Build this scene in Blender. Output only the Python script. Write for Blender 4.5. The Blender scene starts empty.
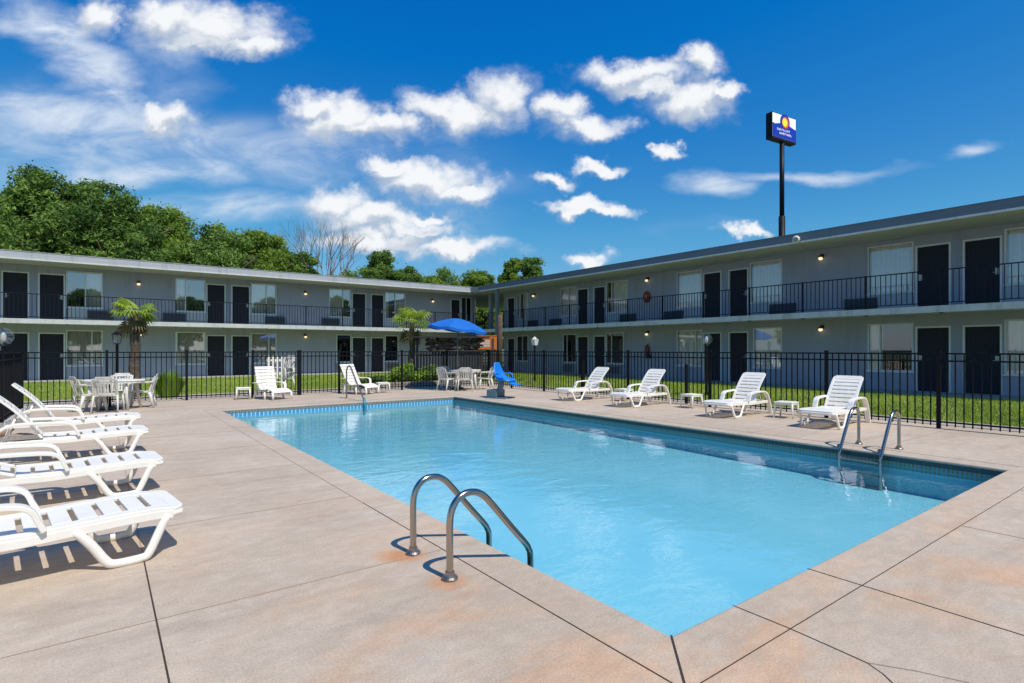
import bpy, math, random
import numpy as np
from mathutils import Vector, Matrix
R = math.radians
random.seed(7); rng = np.random.default_rng(11)
scene = bpy.context.scene
COL = scene.collection

# ---------------------------------------------------------------- materials
MATS = {}
def weather(m, amt=.16, scale=(1.3, 1.3, .16)):
    nt = m.node_tree; b = nt.nodes['Principled BSDF']; bc = b.inputs['Base Color']
    o = N(nt, 'ShaderNodeTexCoord').outputs['Object']
    st = smooth(nt, noise(nt, mapped(nt, o, scale), 2.4, 7, .7, .2), .48, .72, 0, 1)
    sp = smooth(nt, noise(nt, o, 7, 6, .75), .58, .72, 0, .6)
    f = math_n(nt, 'MULTIPLY', math_n(nt, 'MAXIMUM', st, sp), amt)
    src = bc.links[0].from_socket if bc.links else tuple(bc.default_value)
    c = mix_rgb(nt, f, src, (.10, .085, .06, 1)); nt.links.new(c, bc)
def nodes_of(name):
    m = bpy.data.materials.new(name); m.use_nodes = True
    nt = m.node_tree; b = nt.nodes['Principled BSDF']
    return m, nt, b
def N(nt, t, **kw):
    n = nt.nodes.new(t)
    for k, v in kw.items(): setattr(n, k, v)
    return n
def mat(name, col, rough=.6, metal=0., var=0., vscale=3., bump=0., bscale=40., col2=None, spec=None, emit=None, estr=0., stretch=None):
    if name in MATS: return MATS[name]
    m, nt, b = nodes_of(name)
    b.inputs['Roughness'].default_value = rough
    b.inputs['Metallic'].default_value = metal
    if spec is not None: b.inputs['Specular IOR Level'].default_value = spec
    c = (*col, 1)
    b.inputs['Base Color'].default_value = c
    tc = N(nt, 'ShaderNodeTexCoord')
    src = tc.outputs['Object']
    if stretch:
        mp = N(nt, 'ShaderNodeMapping'); mp.inputs['Scale'].default_value = stretch
        nt.links.new(src, mp.inputs['Vector']); src = mp.outputs[0]
    if var > 0 or col2:
        n = N(nt, 'ShaderNodeTexNoise'); n.inputs['Scale'].default_value = vscale; n.inputs['Detail'].default_value = 6; n.inputs['Roughness'].default_value = .65
        nt.links.new(src, n.inputs['Vector'])
        r = N(nt, 'ShaderNodeValToRGB')
        r.color_ramp.elements[0].position = .32; r.color_ramp.elements[1].position = .68
        a = col2 if col2 else tuple(x*(1-var) for x in col)
        bb = col if col2 else tuple(min(1, x*(1+var)) for x in col)
        r.color_ramp.elements[0].color = (*a, 1); r.color_ramp.elements[1].color = (*bb, 1)
        nt.links.new(n.outputs['Fac'], r.inputs[0]); nt.links.new(r.outputs[0], b.inputs['Base Color'])
    if bump > 0:
        n2 = N(nt, 'ShaderNodeTexNoise'); n2.inputs['Scale'].default_value = bscale; n2.inputs['Detail'].default_value = 4
        nt.links.new(src, n2.inputs['Vector'])
        bp = N(nt, 'ShaderNodeBump'); bp.inputs['Strength'].default_value = bump; bp.inputs['Distance'].default_value = .02
        nt.links.new(n2.outputs['Fac'], bp.inputs['Height']); nt.links.new(bp.outputs[0], b.inputs['Normal'])
    if emit:
        b.inputs['Emission Color'].default_value = (*emit, 1); b.inputs['Emission Strength'].default_value = estr
    MATS[name] = m
    return m

def mix_rgb(nt, fac, a, b, blend='MIX'):
    n = N(nt, 'ShaderNodeMix', data_type='RGBA', blend_type=blend)
    for s, v in ((0, fac), (6, a), (7, b)):
        if hasattr(v, 'is_linked') or hasattr(v, 'links'): nt.links.new(v, n.inputs[s])
        else: n.inputs[s].default_value = v
    return n.outputs[2]
def math_n(nt, op, a, b=None, c=None):
    n = N(nt, 'ShaderNodeMath', operation=op)
    for i, v in enumerate((a, b, c)):
        if v is None: continue
        if hasattr(v, 'links'): nt.links.new(v, n.inputs[i])
        else: n.inputs[i].default_value = v
    return n.outputs[0]
def noise(nt, vec, scale, detail=6, rough=.6, dist=0.):
    n = N(nt, 'ShaderNodeTexNoise'); n.inputs['Scale'].default_value = scale
    n.inputs['Detail'].default_value = detail; n.inputs['Roughness'].default_value = rough; n.inputs['Distortion'].default_value = dist
    nt.links.new(vec, n.inputs['Vector']); return n.outputs['Fac']
def smooth(nt, v, lo, hi, o0=0., o1=1.):
    n = N(nt, 'ShaderNodeMapRange', interpolation_type='SMOOTHSTEP')
    nt.links.new(v, n.inputs[0]); n.inputs[1].default_value = lo; n.inputs[2].default_value = hi
    n.inputs[3].default_value = o0; n.inputs[4].default_value = o1
    return n.outputs[0]
def mapped(nt, src, scale=(1,1,1), loc=(0,0,0), rot=(0,0,0)):
    mp = N(nt, 'ShaderNodeMapping'); mp.inputs['Scale'].default_value = scale; mp.inputs['Location'].default_value = loc; mp.inputs['Rotation'].default_value = rot
    nt.links.new(src, mp.inputs['Vector']); return mp.outputs[0]

def schlick(nt, f0, extra=0., normal=None):
    g = N(nt, 'ShaderNodeNewGeometry'); d = N(nt, 'ShaderNodeVectorMath', operation='DOT_PRODUCT')
    nt.links.new(g.outputs['Incoming'], d.inputs[0]); nt.links.new(normal if normal is not None else g.outputs['Normal'], d.inputs[1])
    c = math_n(nt, 'SUBTRACT', 1.0, math_n(nt, 'MINIMUM', math_n(nt, 'ABSOLUTE', d.outputs['Value']), 1.0))
    return math_n(nt, 'MULTIPLY_ADD', math_n(nt, 'POWER', c, 5.0), 1-f0-extra, f0+extra)

def deck_material():
    m, nt, b = nodes_of('broom_finished_concrete')
    o = N(nt, 'ShaderNodeTexCoord').outputs['Object']
    big = noise(nt, o, .55, 5, .6, .3)
    c = mix_rgb(nt, smooth(nt, big, .3, .7), (.510, .408, .304, 1), (.612, .500, .382, 1))
    streak = noise(nt, mapped(nt, o, (.6, 2.6, 1), rot=(0, 0, .25)), 1.3, 6, .65, .4)
    c = mix_rgb(nt, smooth(nt, streak, .5, .72, 0, .5), c, (.395, .305, .235, 1))
    c = mix_rgb(nt, smooth(nt, noise(nt, mapped(nt, o, (.9, 2.2, 1), (4, 1, 0)), 1.1, 6, .65, .3), .52, .7, 0, .35), c, (.62, .53, .435, 1))
    # warm iron coloured stains, strongest round the near end of the pool
    st = smooth(nt, noise(nt, mapped(nt, o, (1, 1.6, 1), (2.2, 7.1, 0)), .80, 6, .7, .5), .44, .66, 0, 1)
    d = N(nt, 'ShaderNodeVectorMath', operation='DISTANCE'); nt.links.new(o, d.inputs[0]); d.inputs[1].default_value = (3.4, .8, 0)
    near = smooth(nt, d.outputs['Value'], 1.2, 6.0, .60, .03)
    c = mix_rgb(nt, math_n(nt, 'MULTIPLY', st, near), c, (.68, .385, .205, 1))
    # little orange rust blooms at the handrail sockets
    for p in ((1.80, 3.11, 0), (1.80, 3.66, 0), (1.70, 3.74, 0)):
        d = N(nt, 'ShaderNodeVectorMath', operation='DISTANCE'); nt.links.new(o, d.inputs[0]); d.inputs[1].default_value = p
        dd = math_n(nt, 'ADD', d.outputs['Value'], math_n(nt, 'MULTIPLY', noise(nt, o, 14, 3), .10))
        c = mix_rgb(nt, smooth(nt, dd, .09, .24, .6, 0), c, (.62, .25, .08, 1))
    fine = smooth(nt, noise(nt, o, 75, 5, .8), .25, .75)
    c = mix_rgb(nt, 1.0, c, mix_rgb(nt, fine, (.78, .77, .76, 1), (1.17, 1.17, 1.17, 1)), 'MULTIPLY')
    med = smooth(nt, noise(nt, mapped(nt, o, (1, 1.5, 1), (3, 3, 0)), 6, 6, .7, .3), .35, .7)
    c = mix_rgb(nt, 1.0, c, mix_rgb(nt, med, (.91, .90, .89, 1), (1.05, 1.05, 1.05, 1)), 'MULTIPLY')
    pits = smooth(nt, noise(nt, o, 26, 4, .7), .66, .74, 0, .22)
    c = mix_rgb(nt, pits, c, (.30, .25, .21, 1))
    nt.links.new(c, b.inputs['Base Color'])
    b.inputs['Roughness'].default_value = .85
    bp = N(nt, 'ShaderNodeBump'); bp.inputs['Strength'].default_value = .35; bp.inputs['Distance'].default_value = .006
    nt.links.new(math_n(nt, 'ADD', noise(nt, o, 130, 3, .7), noise(nt, o, 9, 4)), bp.inputs['Height']); nt.links.new(bp.outputs[0], b.inputs['Normal'])
    return m

def tile_material(name, base, alt, grout, sx, sz, axis, dark_rows=None):
    """small pool tiles laid as a brick pattern; axis: which world axis runs along the wall"""
    m, nt, b = nodes_of(name)
    o = N(nt, 'ShaderNodeTexCoord').outputs['Object']
    sp = N(nt, 'ShaderNodeSeparateXYZ'); nt.links.new(o, sp.inputs[0])
    cb = N(nt, 'ShaderNodeCombineXYZ'); nt.links.new(sp.outputs[axis], cb.inputs[0]); nt.links.new(sp.outputs[2], cb.inputs[1])
    br = N(nt, 'ShaderNodeTexBrick'); br.offset = 0
    nt.links.new(cb.outputs[0], br.inputs['Vector'])
    br.inputs['Color1'].default_value = (*base, 1); br.inputs['Color2'].default_value = (*alt, 1); br.inputs['Mortar'].default_value = (*grout, 1)
    br.inputs['Scale'].default_value = 1; br.inputs['Mortar Size'].default_value = .012; br.inputs['Bias'].default_value = 0
    br.inputs['Brick Width'].default_value = sx; br.inputs['Row Height'].default_value = sz
    nt.links.new(br.outputs['Color'], b.inputs['Base Color']); b.inputs['Roughness'].default_value = .3
    return m

def basin_material():
    m, nt, b = nodes_of('pale_blue_pool_plaster')
    o = N(nt, 'ShaderNodeTexCoord').outputs['Object']
    n = noise(nt, mapped(nt, o, (1, .6, 1)), .5, 4, .55, .2)
    c = mix_rgb(nt, smooth(nt, n, .35, .65), (.235, .565, .665, 1), (.30, .615, .70, 1))
    nt.links.new(c, b.inputs['Base Color']); b.inputs['Roughness'].default_value = .7
    return m

def water_material():
    m, nt, b = nodes_of('clear_pool_water')
    nt.nodes.remove(b)
    out = [n for n in nt.nodes if n.type == 'OUTPUT_MATERIAL'][0]
    o = N(nt, 'ShaderNodeTexCoord').outputs['Object']
    w1 = noise(nt, mapped(nt, o, (1, 1.7, 1), rot=(0, 0, .6)), 1.7, 4, .5, .4)
    w2 = noise(nt, mapped(nt, o, (1, 1.3, 1)), 7.5, 3, .5, .3)
    h = math_n(nt, 'ADD', math_n(nt, 'MULTIPLY', w1, 1.0), math_n(nt, 'MULTIPLY', w2, .16))
    bp = N(nt, 'ShaderNodeBump'); bp.inputs['Strength'].default_value = .38; bp.inputs['Distance'].default_value = .028
    nt.links.new(h, bp.inputs['Height'])
    fr = schlick(nt, .02, 0., bp.outputs[0])
    tr = N(nt, 'ShaderNodeBsdfTransparent'); tr.inputs['Color'].default_value = (.81, .96, .98, 1)
    gl = N(nt, 'ShaderNodeBsdfGlossy'); gl.inputs['Roughness'].default_value = .03; gl.inputs['Color'].default_value = (.9, .95, 1, 1); nt.links.new(bp.outputs[0], gl.inputs['Normal'])
    mx = N(nt, 'ShaderNodeMixShader'); nt.links.new(fr, mx.inputs[0]); nt.links.new(tr.outputs[0], mx.inputs[1]); nt.links.new(gl.outputs[0], mx.inputs[2])
    nt.links.new(mx.outputs[0], out.inputs['Surface'])
    return m

def glass_material(name, tint, refl):
    m, nt, b = nodes_of(name)
    nt.nodes.remove(b)
    out = [n for n in nt.nodes if n.type == 'OUTPUT_MATERIAL'][0]
    tr = N(nt, 'ShaderNodeBsdfTransparent'); tr.inputs['Color'].default_value = (*tint, 1)
    gl = N(nt, 'ShaderNodeBsdfGlossy'); gl.inputs['Roughness'].default_value = .015
    f = schlick(nt, .04, refl)
    mx = N(nt, 'ShaderNodeMixShader'); nt.links.new(f, mx.inputs[0]); nt.links.new(tr.outputs[0], mx.inputs[1]); nt.links.new(gl.outputs[0], mx.inputs[2])
    nt.links.new(mx.outputs[0], out.inputs['Surface'])
    return m

def leaf_material(name, dark, light, trans=.42, rough=.75):
    m, nt, b = nodes_of(name)
    out = [n for n in nt.nodes if n.type == 'OUTPUT_MATERIAL'][0]
    at = N(nt, 'ShaderNodeAttribute', attribute_name='tone')
    c = mix_rgb(nt, at.outputs['Fac'], (*dark, 1), (*light, 1))
    nt.links.new(c, b.inputs['Base Color']); b.inputs['Roughness'].default_value = rough
    tl = N(nt, 'ShaderNodeBsdfTranslucent'); nt.links.new(c, tl.inputs['Color'])
    mx = N(nt, 'ShaderNodeMixShader'); mx.inputs[0].default_value = trans
    nt.links.new(b.outputs[0], mx.inputs[1]); nt.links.new(tl.outputs[0], mx.inputs[2]); nt.links.new(mx.outputs[0], out.inputs['Surface'])
    return m

def grooved(name, col, pitch, depth=.4, rough=.5, var=.06):
    """vertical grooves: boards of a door, ribs of a panel"""
    m, nt, b = nodes_of(name)
    o = N(nt, 'ShaderNodeTexCoord').outputs['Object']
    sp = N(nt, 'ShaderNodeSeparateXYZ'); nt.links.new(o, sp.inputs[0])
    f = math_n(nt, 'FRACT', math_n(nt, 'DIVIDE', sp.outputs[0], pitch))
    g = smooth(nt, math_n(nt, 'ABSOLUTE', math_n(nt, 'SUBTRACT', f, .5)), .40, .48, 1, 0)
    n = noise(nt, mapped(nt, o, (9, 9, .6)), 3, 5)
    c = mix_rgb(nt, smooth(nt, n, .3, .7), tuple(x*(1-var) for x in col)+(1,), tuple(x*(1+var) for x in col)+(1,))
    nt.links.new(c, b.inputs['Base Color']); b.inputs['Roughness'].default_value = rough
    bp = N(nt, 'ShaderNodeBump'); bp.inputs['Strength'].default_value = depth; bp.inputs['Distance'].default_value = .01
    nt.links.new(g, bp.inputs['Height']); nt.links.new(bp.outputs[0], b.inputs['Normal'])
    MATS[name] = m
    return m

M_deck = deck_material()
M_plast = mat('white_resin', (.93, .885, .80), .42, col2=(.87, .825, .74), vscale=7, bump=.05, bscale=60)
M_plast_old = mat('aged_white_resin', (.76, .73, .67), .5, col2=(.62, .59, .53), vscale=6)
M_steel = mat('polished_steel', (.44, .39, .345), .19, 1., bump=.03, bscale=25)
M_steel_old = mat('dull_steel', (.30, .26, .22), .38, .8, var=.2, vscale=20)
M_steel_flange = mat('flange_steel', (.34, .30, .27), .35, .9, var=.25, vscale=15)
M_fence = mat('black_fence_paint', (.006, .007, .010), .6, spec=.18, var=.15, vscale=8)
M_rail = mat('balcony_rail_paint', (.009, .011, .017), .6, spec=.2, var=.1, vscale=6)
M_wall = mat('grey_blue_stucco', (.36, .385, .465), .85, var=.05, vscale=.8, bump=.18, bscale=22)
M_wallp = mat('painted_block_below', (.32, .36, .46), .8, var=.05, vscale=1.2, bump=.15, bscale=10)
M_trim = mat('pale_trim_paint', (.70, .74, .76), .5, var=.05, vscale=4)
M_soffit = mat('soffit_paint', (.50, .52, .47), .8, var=.08, vscale=2)
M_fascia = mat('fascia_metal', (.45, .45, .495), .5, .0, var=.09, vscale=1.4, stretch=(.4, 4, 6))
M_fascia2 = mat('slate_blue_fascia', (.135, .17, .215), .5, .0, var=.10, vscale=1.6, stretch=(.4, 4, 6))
M_lip = mat('drip_edge_metal', (.66, .65, .62), .5, .1, var=.05)
M_slab = mat('slab_edge_paint', (.58, .585, .575), .7, var=.08, vscale=2.5)
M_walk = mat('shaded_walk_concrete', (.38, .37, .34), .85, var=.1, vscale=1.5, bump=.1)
M_roof = mat('gravel_roof', (.30, .29, .28), .9, var=.15, vscale=5)
M_door = grooved('navy_door_boards', (.011, .013, .026), .11, rough=.75)
M_panel = grooved('ribbed_panel', (.46, .52, .56), .10, .5, .6)
M_dark = mat('unlit_room', (.018, .02, .028), .9)
M_ac = mat('ac_grille', (.060, .085, .125), .5, var=.15, vscale=20)
M_ac2 = mat('ac_case', (.28, .27, .25), .5, var=.1)
M_glass = glass_material('window_glass', (.985, .99, .995), .10)
M_glass_l = glass_material('reflective_window_glass', (.985, .99, .995), .24)
M_glassd = glass_material('dark_window_glass', (.35, .42, .48), .05)
M_clear = glass_material('lamp_glass', (.92, .94, .93), .12)
M_curt = mat('curtain_cloth', (.95, .89, .86), .9, var=.06, vscale=2, stretch=(8, 8, .6))
M_blind = mat('dark_blind', (.025, .028, .035), .7, var=.1)
M_lampon = mat('lit_bulb', (1, .8, .5), .4, emit=(1, .74, .42), estr=1.1)
M_bronze = mat('bronze_lamp', (.10, .065, .035), .4, .6)
M_plate = mat('lock_plate', (.42, .43, .42), .4, .3)
M_black = mat('black_metal', (.007, .007, .009), .5, spec=.25)
M_bark = mat('bark', (.12, .085, .06), .9, var=.35, vscale=7, bump=.6, bscale=14, stretch=(1, 1, .3))
M_palmbark = mat('palm_fibre', (.16, .12, .085), .95, col2=(.05, .038, .028), vscale=9, bump=.9, bscale=24, stretch=(1, 1, 2.5))
M_grey_bark = mat('bare_grey_bark', (.25, .22, .19), .9, var=.2, vscale=4)
M_lawnsoil = mat('lawn_turf', (.26, .335, .055), .95, col2=(.19, .265, .04), vscale=2.2, bump=.5, bscale=30)
M_blue = mat('blue_canvas', (.002, .135, .52), .75, var=.07, vscale=3, bump=.1, bscale=30)
M_bluep = mat('blue_resin', (.01, .22, .72), .4, var=.06)
M_teal = mat('lift_grey_teal', (.11, .19, .23), .45, .2, var=.12, vscale=12)
M_red = mat('red_enamel', (.23, .035, .022), .4, var=.1)
M_orange = mat('orange_board', (.74, .19, .02), .6, col2=(.52, .12, .015), vscale=6, stretch=(1, 1, .4))
M_rock = mat('buff_sandstone', (.47, .32, .22), .9, col2=(.33, .19, .12), vscale=4, bump=.6, bscale=9)
M_rock2 = mat('grey_edging_stone', (.30, .26, .22), .9, var=.25, vscale=5, bump=.5, bscale=9)
M_mulch = mat('dark_mulch', (.045, .032, .022), .95, var=.3, vscale=20, bump=.8, bscale=30)
M_thatch = mat('weathered_brown_boards', (.16, .115, .08), .95, col2=(.045, .035, .028), vscale=5, bump=.7, bscale=12, stretch=(1, 1, 2))
M_screen = mat('dark_screen_wood', (.035, .036, .038), .8, var=.25, vscale=6)
M_post = mat('weathered_pole_wood', (.13, .085, .06), .9, col2=(.06, .04, .03), vscale=5, bump=.4, bscale=10)
M_ground = mat('rough_ground', (.10, .13, .05), .95, var=.2, vscale=.3)
M_path = mat('pale_path_concrete', (.42, .37, .31), .9, var=.1, vscale=1.2, bump=.15, bscale=40)
M_greycol = mat('shade_darkened_grey_column', (.20, .21, .205), .8, var=.15, vscale=3)  # column grey made darker: the shade it stands in is put into the colour
M_joint = mat('joint_filler', (.05, .035, .028), .9)
M_jointp = mat('faint_joint_filler', (.34, .26, .20), .9)
M_coping = tile_material('dark_coping_tile', (.030, .058, .062), (.022, .048, .055), (.045, .065, .065), .30, .2, 1)
M_copingX = tile_material('grey_coping_tile', (.215, .20, .175), (.165, .155, .135), (.29, .27, .24), .075, .2, 0)
M_band = tile_material('green_gold_tile', (.10, .15, .06), (.23, .20, .06), (.10, .27, .32), .05, .08, 1)
M_bandX = tile_material('pale_blue_dash_tile', (.06, .28, .48), (.09, .33, .54), (.45, .70, .82), .10, .2, 0)
M_basin = basin_material()
M_water = water_material()
M_leafA = leaf_material('deep_green_leaf', (.042, .11, .016), (.31, .46, .08))
M_leafB = leaf_material('yellow_green_leaf', (.07, .155, .015), (.36, .49, .06))
M_leafC = leaf_material('dark_leaf', (.035, .10, .016), (.27, .42, .075))
M_leafD = leaf_material('olive_brown_leaf', (.07, .09, .025), (.26, .27, .07))
M_palm = leaf_material('palm_blade', (.07, .17, .015), (.48, .58, .06), .3)
M_palmdry = leaf_material('dry_palm_blade', (.12, .09, .035), (.30, .24, .09), .2)
M_bush = leaf_material('bright_shrub_leaf', (.10, .22, .015), (.36, .52, .04), .3)
M_grass = leaf_material('grass_blade', (.20, .29, .03), (.50, .58, .11), .3, .6)

for m_, a_ in ((M_wall, .22), (M_wallp, .2), (M_fascia, .30), (M_fascia2, .25), (M_slab, .38), (M_lip, .3), (M_trim, .2), (M_plast, .05), (M_plast_old, .16), (M_path, .3)): weather(m_, a_)

# ---------------------------------------------------------------- mesh builder
class MB:
    def __init__(s): s.v = []; s.f = []
    def add(s, vs, fs):
        o = len(s.v); s.v += [tuple(v) for v in vs]; s.f += [tuple(i+o for i in f) for f in fs]; return s
    def box(s, x0, x1, y0, y1, z0, z1, M=None):
        vs = [(x, y, z) for z in (z0, z1) for y in (y0, y1) for x in (x0, x1)]
        if M is not None: vs = [M @ Vector(v) for v in vs]
        return s.add(vs, [(0,2,3,1), (4,5,7,6), (0,1,5,4), (2,6,7,3), (0,4,6,2), (1,3,7,5)])
    def prism(s, poly, z0, z1, M=None):
        n = len(poly); vs = [(x, y, z0) for x, y in poly] + [(x, y, z1) for x, y in poly]
        if M is not None: vs = [M @ Vector(v) for v in vs]
        return s.add(vs, [tuple(range(n))[::-1], tuple(range(n, 2*n))] + [(i, (i+1) % n, (i+1) % n+n, i+n) for i in range(n)])
    def tube(s, pts, r, seg=8, cap=True, sy=1.):
        pts = [Vector(p) for p in pts]; n = len(pts)
        rs = r if isinstance(r, (list, tuple)) else [r]*n
        vs = []; prev = None
        for i, p in enumerate(pts):
            t = (pts[min(i+1, n-1)] - pts[max(i-1, 0)]).normalized()
            if prev is None:
                a = Vector((0, 0, 1)) if abs(t.z) < .9 else Vector((0, 1, 0))
                u = t.cross(a).normalized()
            else: u = (prev - t*prev.dot(t)).normalized()
            prev = u; w = t.cross(u)
            for k in range(seg):
                an = 2*math.pi*k/seg
                vs.append(p + u*math.cos(an)*rs[i] + w*math.sin(an)*rs[i]*sy)
        fs = [(i*seg+k, i*seg+(k+1) % seg, (i+1)*seg+(k+1) % seg, (i+1)*seg+k) for i in range(n-1) for k in range(seg)]
        if cap: fs += [tuple(range(seg))[::-1], tuple(range((n-1)*seg, n*seg))]
        return s.add(vs, fs)
    def ribbon(s, pts, y0, y1, th):
        """band of thickness th following pts (x,z), spanning y0..y1"""
        n = len(pts); P = [Vector((p[0], p[1])) for p in pts]; vs = []
        for i, p in enumerate(P):
            t = (P[min(i+1, n-1)] - P[max(i-1, 0)]).normalized(); nn = Vector((-t.y, t.x))
            a = p + nn*th/2; b = p - nn*th/2
            vs += [(a.x, y0, a.y), (a.x, y1, a.y), (b.x, y1, b.y), (b.x, y0, b.y)]
        fs = [(i*4+k, i*4+(k+1) % 4, (i+1)*4+(k+1) % 4, (i+1)*4+k) for i in range(n-1) for k in range(4)]
        fs += [(3, 2, 1, 0), tuple((n-1)*4+k for k in range(4))]
        return s.add(vs, fs)
    def lathe(s, prof, seg=16, c=(0, 0, 0)):
        vs = [(c[0]+r*math.cos(2*math.pi*k/seg), c[1]+r*math.sin(2*math.pi*k/seg), c[2]+z) for r, z in prof for k in range(seg)]
        n = len(prof)
        fs = [(i*seg+k, i*seg+(k+1) % seg, (i+1)*seg+(k+1) % seg, (i+1)*seg+k) for i in range(n-1) for k in range(seg)]
        fs += [tuple(range(seg))[::-1], tuple(range((n-1)*seg, n*seg))]
        return s.add(vs, fs)
    def quad(s, a, b, c, d): return s.add([a, b, c, d], [(0, 1, 2, 3)])
    def build(s, name, m, parent=None, smooth=False, bevel=0., kind=None):
        me = bpy.data.meshes.new(name); me.from_pydata(s.v, [], s.f); me.validate()
        me.materials.append(m)
        if smooth: me.polygons.foreach_set('use_smooth', [True]*len(me.polygons))
        o = bpy.data.objects.new(name, me); COL.objects.link(o)
        if parent is not None: o.parent = parent
        if bevel > 0:
            bv = o.modifiers.new('Bevel', 'BEVEL'); bv.width = bevel; bv.segments = 2; bv.limit_method = 'ANGLE'; bv.angle_limit = R(40)
        if smooth and bevel == 0:
            pass
        if kind: o['kind'] = kind
        return o

def smoothpath(pts, n=5):
    """Catmull-Rom through the points"""
    P = [Vector(p) for p in pts]; P = [P[0]*2-P[1]] + P + [P[-1]*2-P[-2]]; out = []
    for i in range(1, len(P)-2):
        for k in range(n):
            t = k/n; a, b, c, d = P[i-1:i+3]
            out.append(.5*((2*b)+(c-a)*t+(2*a-5*b+4*c-d)*t*t+(3*b-a-3*c+d)*t**3))
    out.append(P[-2]); return [tuple(p) for p in out]
def thing(name, label, cat, loc=(0, 0, 0), rz=0., group=None):
    o = bpy.data.objects.new(name, None); COL.objects.link(o); o.location = loc; o.rotation_euler = (0, 0, rz)
    o.empty_display_size = .2; tag(o, label, cat, group); return o
def tag(o, label, cat, group=None):
    o['label'] = label; o['category'] = cat
    if group: o['group'] = group
    return o
def copy_tree(o, parent=None):
    c = o.copy(); COL.objects.link(c); c.parent = parent
    for ch in list(o.children): copy_tree(ch, c)
    return c
def place(proto, used, loc, rz, label, cat, group=None):
    """the first call moves the original, later ones copy it with its parts"""
    o = proto if not used else copy_tree(proto)
    used.append(o); o.location = loc; o.rotation_euler = (0, 0, rz); tag(o, label, cat, group); return o

# ---------------------------------------------------------------- camera
TH = math.atan(412/552); FW = Vector((math.sin(TH), math.cos(TH), 0)); RT = Vector((math.cos(TH), -math.sin(TH), 0))
cam = bpy.data.cameras.new('camera'); camo = bpy.data.objects.new('camera', cam); COL.objects.link(camo)
camo.location = (0, 0, 1.5); camo.rotation_euler = (R(90), 0, -TH)
cam.sensor_width = 36; cam.lens = 552/1024*36; cam.shift_y = 8/1024; cam.clip_end = 3000; cam.clip_start = .05
scene.camera = camo

# ---------------------------------------------------------------- sun and sky
EL = R(57); AZ = Vector((.12, -1, 0)).normalized()
sun_dir = Vector((AZ.x*math.cos(EL), AZ.y*math.cos(EL), math.sin(EL)))
sl = bpy.data.lights.new('sun', 'SUN'); sl.energy = 4.05; sl.angle = R(.53); sl.color = (1, .945, .86)
so = bpy.data.objects.new('sun', sl); COL.objects.link(so); so.rotation_euler = (-sun_dir).to_track_quat('-Z', 'Y').to_euler()

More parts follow.
